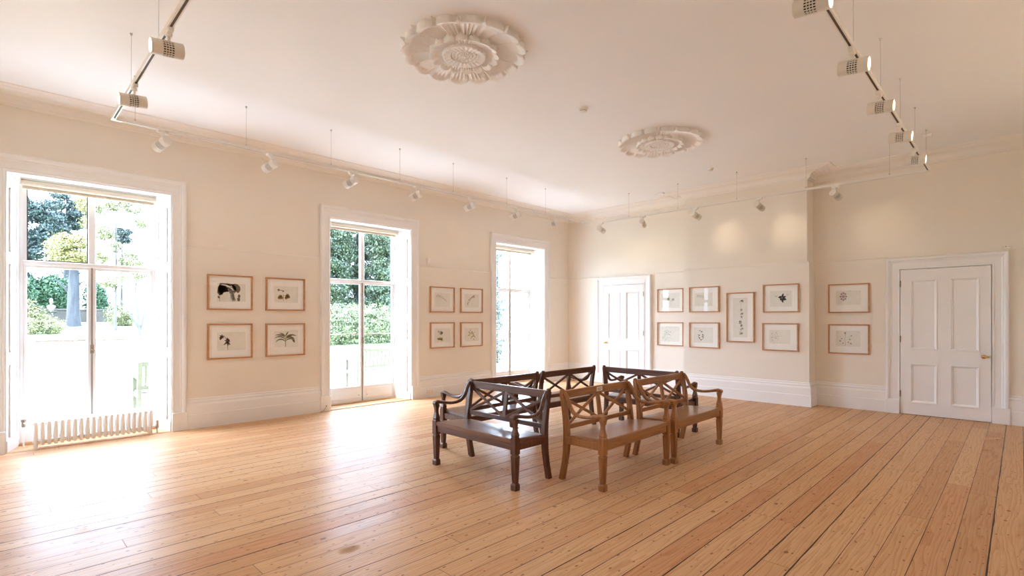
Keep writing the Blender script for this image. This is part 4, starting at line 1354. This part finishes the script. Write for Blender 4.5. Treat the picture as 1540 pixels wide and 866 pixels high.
for x, y, lb in ((-0.90, 8.95, 'small square ceiling box above the right corner of the lighting track'), (-5.07, 9.35, 'small square ceiling box near the cornice by the far door')):
    t = thing('junction_box', lb, 'junction box', (x, y, ZC))
    MB().box(-0.05, 0.05, -0.05, 0.05, -0.030, 0.0, 0.004).build('box_body', M_['ceil'], t)
    MB().box(-0.042, 0.042, -0.042, 0.042, -0.034, -0.0295, 0.002).build('cover', M_['ceil'], t)
# alarm sensor on the window wall
t = thing('motion_sensor', 'small white alarm sensor on the window wall above the far prints', 'alarm sensor', (XU, 5.88, 2.56))
b = MB(); b.box(0.0, 0.05, -0.035, 0.035, -0.02, 0.10, 0.008); b.build('case', M_['plastic'], t)
b = MB(); b.sweep([(0.048, 0, 0.085), (0.056, 0, 0.06), (0.055, 0, 0.03), (0.048, 0, 0.01)], 0.045, 0.010, (0, 1, 0)); b.build('lens', M_['ceil'], t)
b = MB(); b.box(0.0, 0.008, -0.006, 0.30, 0.02, 0.028); b.build('cable_cover', M_['wall'], t)
# double socket on the skirting
t = thing('wall_socket', 'white double wall socket in the skirting left of the benches', 'socket', (XL+0.040, 5.89, 0.11))
b = MB(); b.box(0.0, 0.010, -0.074, 0.074, -0.044, 0.044, 0.003); b.build('face_plate', M_['plastic'], t)
for s in (-1, 1):
    b = MB()
    for dy, dz in ((0, 0.018), (-0.011, -0.006), (0.011, -0.006)): b.box(0.0095, 0.0108, s*0.036+dy-0.003, s*0.036+dy+0.003, dz-0.004, dz+0.004)
    b.build('socket_holes', M_['dark_gap'], t)
b = MB(); b.box(0.010, 0.013, -0.012, -0.004, 0.016, 0.032); b.box(0.010, 0.013, 0.004, 0.012, 0.016, 0.032); b.build('switch', M_['plastic'], t)
# contact box above the near door
t = thing('wall_plate', 'small square white plate above the right corner of the near door casing', 'wall plate', (-0.150, YU-0.001, 2.525))
b = MB(); b.box(-0.045, 0.045, -0.014, 0.0, -0.035, 0.045, 0.004); b.build('face_plate', M_['plastic'], t)
b = MB(); b.box(-0.006, 0.006, -0.016, -0.0135, 0.0, 0.010)
for s in (-1, 1): b.box(s*0.03-0.003, s*0.03+0.003, -0.016, -0.0135, 0.002, 0.008)
b.build('screws', M_['dark_gap'], t)
# loose bit of cable at the window plinth
b = MB()
b.tube([(0.0, 0.0, 0.002), (0.02, 0.05, 0.03), (0.012, 0.09, 0.075), (-0.004, 0.10, 0.09)], 0.003, 6)
b.lathe([(0.0, 0.085), (0.009, 0.087), (0.009, 0.100), (0.0, 0.102)], (-0.002, 0.10, 0), 'Z', 8)
tag(b.build('cable', M_['hinge'], loc=(XL+0.065, 3.72, 0)), 'short loose cable at the foot of the middle window casing', 'cable')

# ------------------------------------------------------------------ garden
def gz(x):
    """ground falls level near the house and rises to the shrubbery"""
    d = -x
    if d < 20: return -0.15
    if d < 50: return -0.15+1.9*(1-math.cos((d-20)/30*PI))/2
    return 1.75
b = MB()
nx, ny = 60, 4
R = []
for i in range(nx+1):
    x = XO+0.0-i*1.6
    R.append([(x, -60, gz(x)), (x, -20, gz(x)), (x, 20, gz(x)), (x, 120, gz(x)), (x, 120, -3), (x, -60, -3)])
b.rings(R)
struct(b.build('garden_ground', M_['lawn'], smooth=False))
b = MB(); b.box(-13.5, XO, -30, 80, -0.14, -0.12); struct(b.build('garden_terrace', M_['terrace']))
b = MB(); b.box(-24.0, -21.6, -60, 120, gz(-21.6)-0.2, gz(-24)+0.02); struct(b.build('garden_path', M_['terrace']))

def leaves(name, mat, blobs, n, size, seed, parent=None, loc=(0, 0, 0), flat=0.5, hang=0.0):
    """one crown mesh: small leaf quads clustered on the skin of several ellipsoids"""
    g = np.random.default_rng(seed)
    vol = np.array([bb[3]*bb[4]*bb[5] for bb in blobs])**(2/3)
    idx = g.choice(len(blobs), n//24, p=vol/vol.sum())
    B = np.array(blobs)[idx]
    d = g.normal(size=(len(idx), 3)); d /= np.linalg.norm(d, axis=1)[:, None]
    rr = g.uniform(0.45, 1.0, len(idx))[:, None]**0.5
    cc = B[:, :3]+d*B[:, 3:]*rr
    C_ = np.repeat(cc, 24, axis=0)+g.normal(size=(len(cc)*24, 3))*size*2.2*np.array([1, 1, flat])
    nrm = np.repeat(d, 24, axis=0)+g.normal(size=(len(C_), 3))*0.7
    nrm /= np.linalg.norm(nrm, axis=1)[:, None]
    up = g.normal(size=(len(C_), 3)); up[:, 2] -= hang
    u = np.cross(nrm, up); u /= np.linalg.norm(u, axis=1)[:, None]
    v = np.cross(nrm, u)
    s1 = (size*g.uniform(0.6, 1.3, len(C_)))[:, None]
    s2 = s1*0.55
    V = np.stack([C_-v*s1, C_+u*s2, C_+v*s1, C_-u*s2], axis=1).reshape(-1, 3)
    nq = len(C_)
    me = bpy.data.meshes.new(name)
    me.vertices.add(nq*4); me.vertices.foreach_set('co', V.astype(np.float32).ravel())
    me.loops.add(nq*4); me.loops.foreach_set('vertex_index', np.arange(nq*4, dtype=np.int32))
    me.polygons.add(nq); me.polygons.foreach_set('loop_start', np.arange(0, nq*4, 4, dtype=np.int32))
    me.polygons.foreach_set('loop_total', np.full(nq, 4, dtype=np.int32))
    me.materials.append(mat)
    me.update(calc_edges=True)
    o = bpy.data.objects.new(name, me); COL.objects.link(o)
    if parent is not None: o.parent = parent
    o.location = loc
    return o
Fv = (-math.sin(math.radians(YAW)), math.cos(math.radians(YAW))); Rv = (math.cos(math.radians(YAW)), math.sin(math.radians(YAW)))
def gp(ang, dist):
    """a spot in the garden: compass angle in degrees from the -X axis towards +Y, distance from the room's near corner"""
    a = math.radians(ang)
    return -math.cos(a)*dist, math.sin(a)*dist

def branches(b, base, r, h, n, spread, rnd, lean=0.0):
    top = Vector(base)+Vector((rnd.uniform(-lean, lean), rnd.uniform(-lean, lean), h))
    for k in range(n):
        f = 0.3+0.65*k/max(1, n-1)
        p = Vector(base).lerp(top, f)
        a = rnd.uniform(0, 2*PI)
        e = p+Vector((math.cos(a)*spread*(1.1-f*0.6), math.sin(a)*spread*(1.1-f*0.6), h*0.25*rnd.uniform(0.3, 1)))
        m_ = p.lerp(e, 0.5)+Vector((0, 0, h*0.03))
        b.tube([p, m_, e], [r*0.35*(1.1-f), r*0.22*(1.1-f), r*0.08], 6)
def tree(label, cat, pos, blobs, mat, n, size, trunk_r, trunk_h, seed, bark='bark', group=None, nb=7, spread=2.0, hang=0.0, flat=0.5):
    x, y = pos
    t = thing('garden_tree', label, cat, (x, y, gz(x)), 0, group)
    rnd = random.Random(seed)
    b = MB()
    b.tube([(0, 0, -0.2), (0, 0, trunk_h*0.12), (0.02, 0.03, trunk_h*0.5), (0.0, 0.05, trunk_h)], [trunk_r*1.35, trunk_r, trunk_r*0.85, trunk_r*0.35], 14)
    branches(b, (0, 0, 0.0), trunk_r, trunk_h, nb, spread, rnd)
    b.build('trunk', M_[bark], t, smooth=True)
    leaves('crown', M_[mat], blobs, n, size, seed, t, flat=flat, hang=hang)
    return t
GT = 'trees and shrubs in the garden'
# seen through the first window (angles 0..25 degrees)
def cone_blobs(h, r, base, n, rnd):
    out = []
    for k in range(n):
        f = k/(n-1)
        rr = r*(1-f*0.75)
        for q in range(3):
            a = rnd.uniform(0, 6.28)
            out.append((math.cos(a)*rr*0.55, math.sin(a)*rr*0.55, base+f*(h-base), rr*0.55, rr*0.55, (h-base)/n*0.8))
    return out
rr_ = random.Random(5)
def fill(y0, y1, z0, z1, r, n, rnd, dx=0.5):
    return [(rnd.uniform(-dx, dx), rnd.uniform(y0, y1), rnd.uniform(z0, z1), r, r*rnd.uniform(0.8, 1.2), r*rnd.uniform(0.5, 0.8)) for _ in range(n)]
# window 1: cedars on the left, thick trunk with a golden crown, pale trees to the right
tree('tall dark blue-green cedar at the left of the first window view', 'tree', (-46.0, 1.4), fill(-0.9, 1.1, 0.6, 5.0, 0.55, 22, rr_)+fill(-0.7, 1.6, 4.6, 7.6, 0.50, 22, rr_), 'f_dark', 30000, 0.085, 0.3, 7.6, 11, group=GT, flat=0.35, nb=14, spread=1.2)
tree('dark conifer crown rising behind the golden tree', 'tree', (-49.0, 3.9), fill(-0.7, 0.55, 5.3, 8.6, 0.45, 16, rr_), 'f_dark', 14000, 0.085, 0.25, 8.6, 12, group=GT, flat=0.35, nb=10, spread=0.8)
tree('tree with a thick bare blue-grey trunk and golden crown', 'tree', (-38.0, 3.3),
     [(0, -0.45, 4.65, 0.6, 0.50, 0.50), (0, 0.10, 4.75, 0.6, 0.5, 0.40), (0, -0.75, 4.2, 0.5, 0.35, 0.40), (0, 0.30, 3.95, 0.6, 0.75, 0.30), (0, -0.2, 3.7, 0.5, 0.9, 0.25), (0, 0.55, 7.1, 0.5, 0.35, 0.6), (0, 0.75, 5.9, 0.5, 0.3, 0.4), (0, 0.35, 8.0, 0.5, 0.4, 0.3)], 'f_yel', 15000, 0.060, 0.30, 5.0, 13, group=GT, spread=0.9)
tree('pale yellow-green tree seen through the right half of the first window', 'tree', (-35.5, 4.85),
     [(0, -0.7, 6.7, 0.5, 0.45, 0.35), (0, 0.1, 7.0, 0.5, 0.6, 0.4), (0, 0.9, 6.9, 0.5, 0.45, 0.4), (0, 1.2, 6.1, 0.5, 0.35, 0.3), (0, -0.5, 5.3, 0.5, 0.4, 0.45), (0, -0.6, 4.0, 0.5, 0.4, 0.35), (0, 0.75, 3.9, 0.6, 0.6, 0.45), (0, 0.05, 4.6, 0.4, 0.3, 0.3), (0, -0.25, 2.6, 0.5, 0.4, 0.3)], 'f_pale', 10000, 0.055, 0.07, 6.6, 14, bark='bark_pale', group=GT, nb=18, spread=1.1)
tree('small dark fir tuft behind the pale tree', 'tree', (-44.0, 6.35), fill(-0.25, 0.25, 5.3, 6.3, 0.25, 5, rr_, 0.2), 'f_dark', 2600, 0.08, 0.08, 6.3, 15, group=GT, flat=0.35, nb=3, spread=0.3)
x, y = -33.0, 5.55
t = thing('garden_tree', 'small bare-stemmed tree with spreading pale limbs on the lawn', 'tree', (x, y, gz(x)), 0, GT)
b = MB()
for pts, r0 in (([(0, 0, -0.1), (0, -0.10, 1.2), (0, -0.22, 2.3), (0, -0.1, 3.4)], 0.075), ([(0, 0, 0.3), (0, -0.45, 1.2), (0, -0.85, 1.9), (0, -1.2, 2.5)], 0.055), ([(0, 0.03, 0.3), (0, 0.15, 1.0), (0, 0.25, 1.7), (0, 0.45, 2.4)], 0.055)):
    b.tube(pts, [r0, r0*0.8, r0*0.6, r0*0.25], 8)
b.build('trunk', M_['bark_pale'], t, smooth=True)
leaves('crown', M_['f_pale'], [(0, -0.6, 3.0, 0.5, 0.6, 0.35), (0, 0.1, 3.3, 0.5, 0.5, 0.35), (0, 0.4, 2.7, 0.4, 0.3, 0.25)], 2400, 0.045, 31, t)
def shrub(label, pos, blobs, mat, n, size, seed, z=None):
    x, y = pos
    t = thing('garden_shrub', label, 'shrub', (x, y, gz(x)), 0, GT)
    b = MB(); rnd = random.Random(seed)
    for k in range(6):
        a = rnd.uniform(0, 6.28); bb = blobs[k % len(blobs)]
        b.tube([(bb[0]*0.6, bb[1]*0.6, -0.1), (bb[0]*0.8+math.cos(a)*0.1, bb[1]*0.8+math.sin(a)*0.1, bb[2]*0.6), (bb[0], bb[1], bb[2])], [0.04, 0.03, 0.012], 6)
    b.build('stems', M_['bark'], t)
    leaves('foliage', M_[mat], blobs, n, size, seed, t)
    return t
shrub('broad glossy green shrub bank left of the thick trunk', (-42.3, 2.6), [(0, -0.7, 1.3, 0.6, 0.6, 1.3), (0, 0.1, 1.5, 0.6, 0.6, 1.4), (0, 0.45, 1.3, 0.6, 0.3, 1.3)], 'f_grn', 13000, 0.075, 41)
shrub('green shrub right of the thick trunk', (-42.3, 4.75), [(0, -0.1, 1.3, 0.5, 0.35, 1.3), (0, 0.25, 1.0, 0.5, 0.3, 1.1)], 'f_grn', 7000, 0.075, 42)
shrub('low pale yellow shrub at the left edge of the garden wall', (-37.5, 1.45), [(0, -0.1, 0.8, 0.4, 0.5, 0.7), (0, 0.35, 0.6, 0.4, 0.35, 0.5)], 'f_pale', 4000, 0.055, 43)
shrub('low dry yellowish bush on the lawn before the garden wall', (-34.5, 1.85), [(0, -0.5, 0.35, 0.4, 0.4, 0.45), (0, 0.3, 0.4, 0.4, 0.55, 0.45)], 'f_pale', 4500, 0.04, 44)
shrub('pale clipped bush right of the garden wall end', (-38.0, 5.35), [(0, -0.1, 0.6, 0.4, 0.5, 0.7), (0, 0.45, 0.4, 0.4, 0.3, 0.5)], 'f_pale', 5000, 0.045, 45)
# garden wall with a bust on a pier
b = MB()
b.box(-0.2, 0.2, -2.2, 1.9, -0.3, 0.72, 0.02); b.box(-0.25, 0.25, -2.2, 1.9, 0.72, 0.82, 0.02)
tag(b.build('garden_wall', M_['stone'], loc=(-40.5, 3.2, gz(-40.5)-0.05)), 'low stone garden wall below the green shrubs', 'wall')
x, y = -39.3, 2.45
t = thing('garden_bust', 'small pale stone bust on a square pier before the garden wall', 'statue', (x, y, gz(x)-0.05))
t.scale = (0.62, 0.62, 0.82)
b = MB(); b.box(-0.32, 0.32, -0.32, 0.32, -0.1, 0.85, 0.02); b.box(-0.40, 0.40, -0.40, 0.40, 0.85, 0.98, 0.02); b.build('pier', M_['stone'], t)
b = MB()
b.sweep([(0, 0, 0.98), (0, 0, 1.05), (0, 0, 1.18), (0, 0, 1.30), (0, 0, 1.36), (0, 0, 1.40)], [0.30, 0.36, 0.62, 0.66, 0.40, 0.20], [0.22, 0.26, 0.34, 0.34, 0.24, 0.18], (0, 1, 0), 16)
b.sweep([(0, 0, 1.38), (0, 0, 1.48), (0.02, 0, 1.54), (0.03, 0, 1.66), (0.02, 0, 1.78), (0, 0, 1.84)], [0.16, 0.17, 0.22, 0.27, 0.23, 0.08], [0.17, 0.18, 0.26, 0.30, 0.26, 0.10], (0, 1, 0), 16)
b.box(0.16, 0.20, -0.02, 0.02, 1.60, 1.68, 0.005)
b.build('bust', M_['pale_stone'], t, smooth=True)
# window 2: conifers behind a clipped hedge
for k, (x, y, h, w_, lb) in enumerate(((-36.2, 17.5, 12, 1.5, 'green weeping conifer behind the hedge, left in the middle window'), (-39.5, 21.6, 13, 2.2, 'dense green conifer behind the hedge, centre of the middle window'), (-35.2, 22.0, 12, 1.5, 'green conifer behind the hedge, right in the middle window'))):
    tree(lb, 'tree', (x, y), fill(-w_+0.3, w_-0.3, 0.6, 9.5, 0.7, 70, rr_, 0.7)+(fill(-1.2, 1.2, 5.2, 8.6, 0.6, 20, rr_, 0.5) if k == 1 else []), 'f_mid', 56000, 0.095, 0.35, h-2, 50+k, group=GT, hang=1.2, flat=0.5)
x, y = -27.0, 14.9
t = thing('garden_hedge', 'tall clipped pale green hedge across the lawn outside the middle window', 'hedge', (x, y, gz(x)))
bl = [(dx*0.6, q*0.6, 1.0, 0.6, 0.6, 1.25) for dx in (-0.5, 0.5) for q in range(-6, 7)]
leaves('foliage', M_['f_hedge'], bl, 40000, 0.055, 61, t)
b = MB()
for q in range(-6, 7): b.tube([(0, q*0.6, -0.1), (0.05, q*0.6+0.1, 0.8), (0, q*0.6, 1.6)], [0.05, 0.04, 0.015], 6)
b.build('stems', M_['bark'], t)
# window 3: a loose tree close to the house
tree('loose variegated tree growing close outside the far window', 'tree', (-14.0, 13.35), [(0, -0.1, 0.9, 0.45, 0.45, 0.9), (0, 0.05, 2.2, 0.4, 0.42, 0.7), (0, -0.1, 3.0, 0.35, 0.35, 0.4), (0, -0.1, 4.0, 0.35, 0.3, 0.35)], 'f_far', 9000, 0.035, 0.06, 4.1, 71, group=GT, spread=0.3)
# garden benches
def garden_bench(label, loc, rz, grp='garden benches'):
    t = thing('garden_bench', label, 'bench', loc, rz, grp)
    b = MB()
    for k in range(5): b.box(-0.75, 0.75, -0.25+k*0.10, -0.17+k*0.10, 0.42, 0.445, 0.004)
    b.build('seat', M_['teak'], t)
    b = MB()
    b.sweep([(-0.72, 0.33, 0.90), (0.72, 0.33, 0.90)], 0.03, 0.08, (0, 1, 0)); b.sweep([(-0.72, 0.27, 0.52), (0.72, 0.27, 0.52)], 0.03, 0.06, (0, 1, 0))
    for k in range(14): b.sweep([(-0.66+k*0.1015, 0.27, 0.52), (-0.66+k*0.1015, 0.33, 0.88)], 0.035, 0.015, (1, 0, 0))
    b.build('backrest', M_['teak'], t)
    for s in (-1, 1):
        b = MB(); b.box(s*0.74-0.03, s*0.74+0.03, -0.28, -0.22, 0, 0.66, 0.004); b.build('leg', M_['teak'], t)
        b = MB(); b.sweep([(s*0.74, 0.24, 0), (s*0.74, 0.25, 0.45), (s*0.74, 0.335, 0.93)], 0.06, 0.06, (1, 0, 0)); b.build('leg', M_['teak'], t)
        b = MB(); b.sweep([(s*0.74, -0.31, 0.67), (s*0.74, 0.0, 0.68), (s*0.74, 0.28, 0.67)], 0.07, 0.03, (1, 0, 0)); b.build('armrest', M_['teak'], t)
        b = MB(); b.box(s*0.74-0.02, s*0.74+0.02, -0.24, 0.26, 0.35, 0.42, 0.004); b.build('side_rail', M_['teak'], t)
    return t
gb = garden_bench('slatted wooden garden bench on the terrace outside the middle window', (-11.0, 6.62, -0.12), -PI/2)
dup(gb, (-10.2, 2.42, -0.12), -PI/2-0.05, 'slatted wooden garden bench outside the first window, only its end in view')
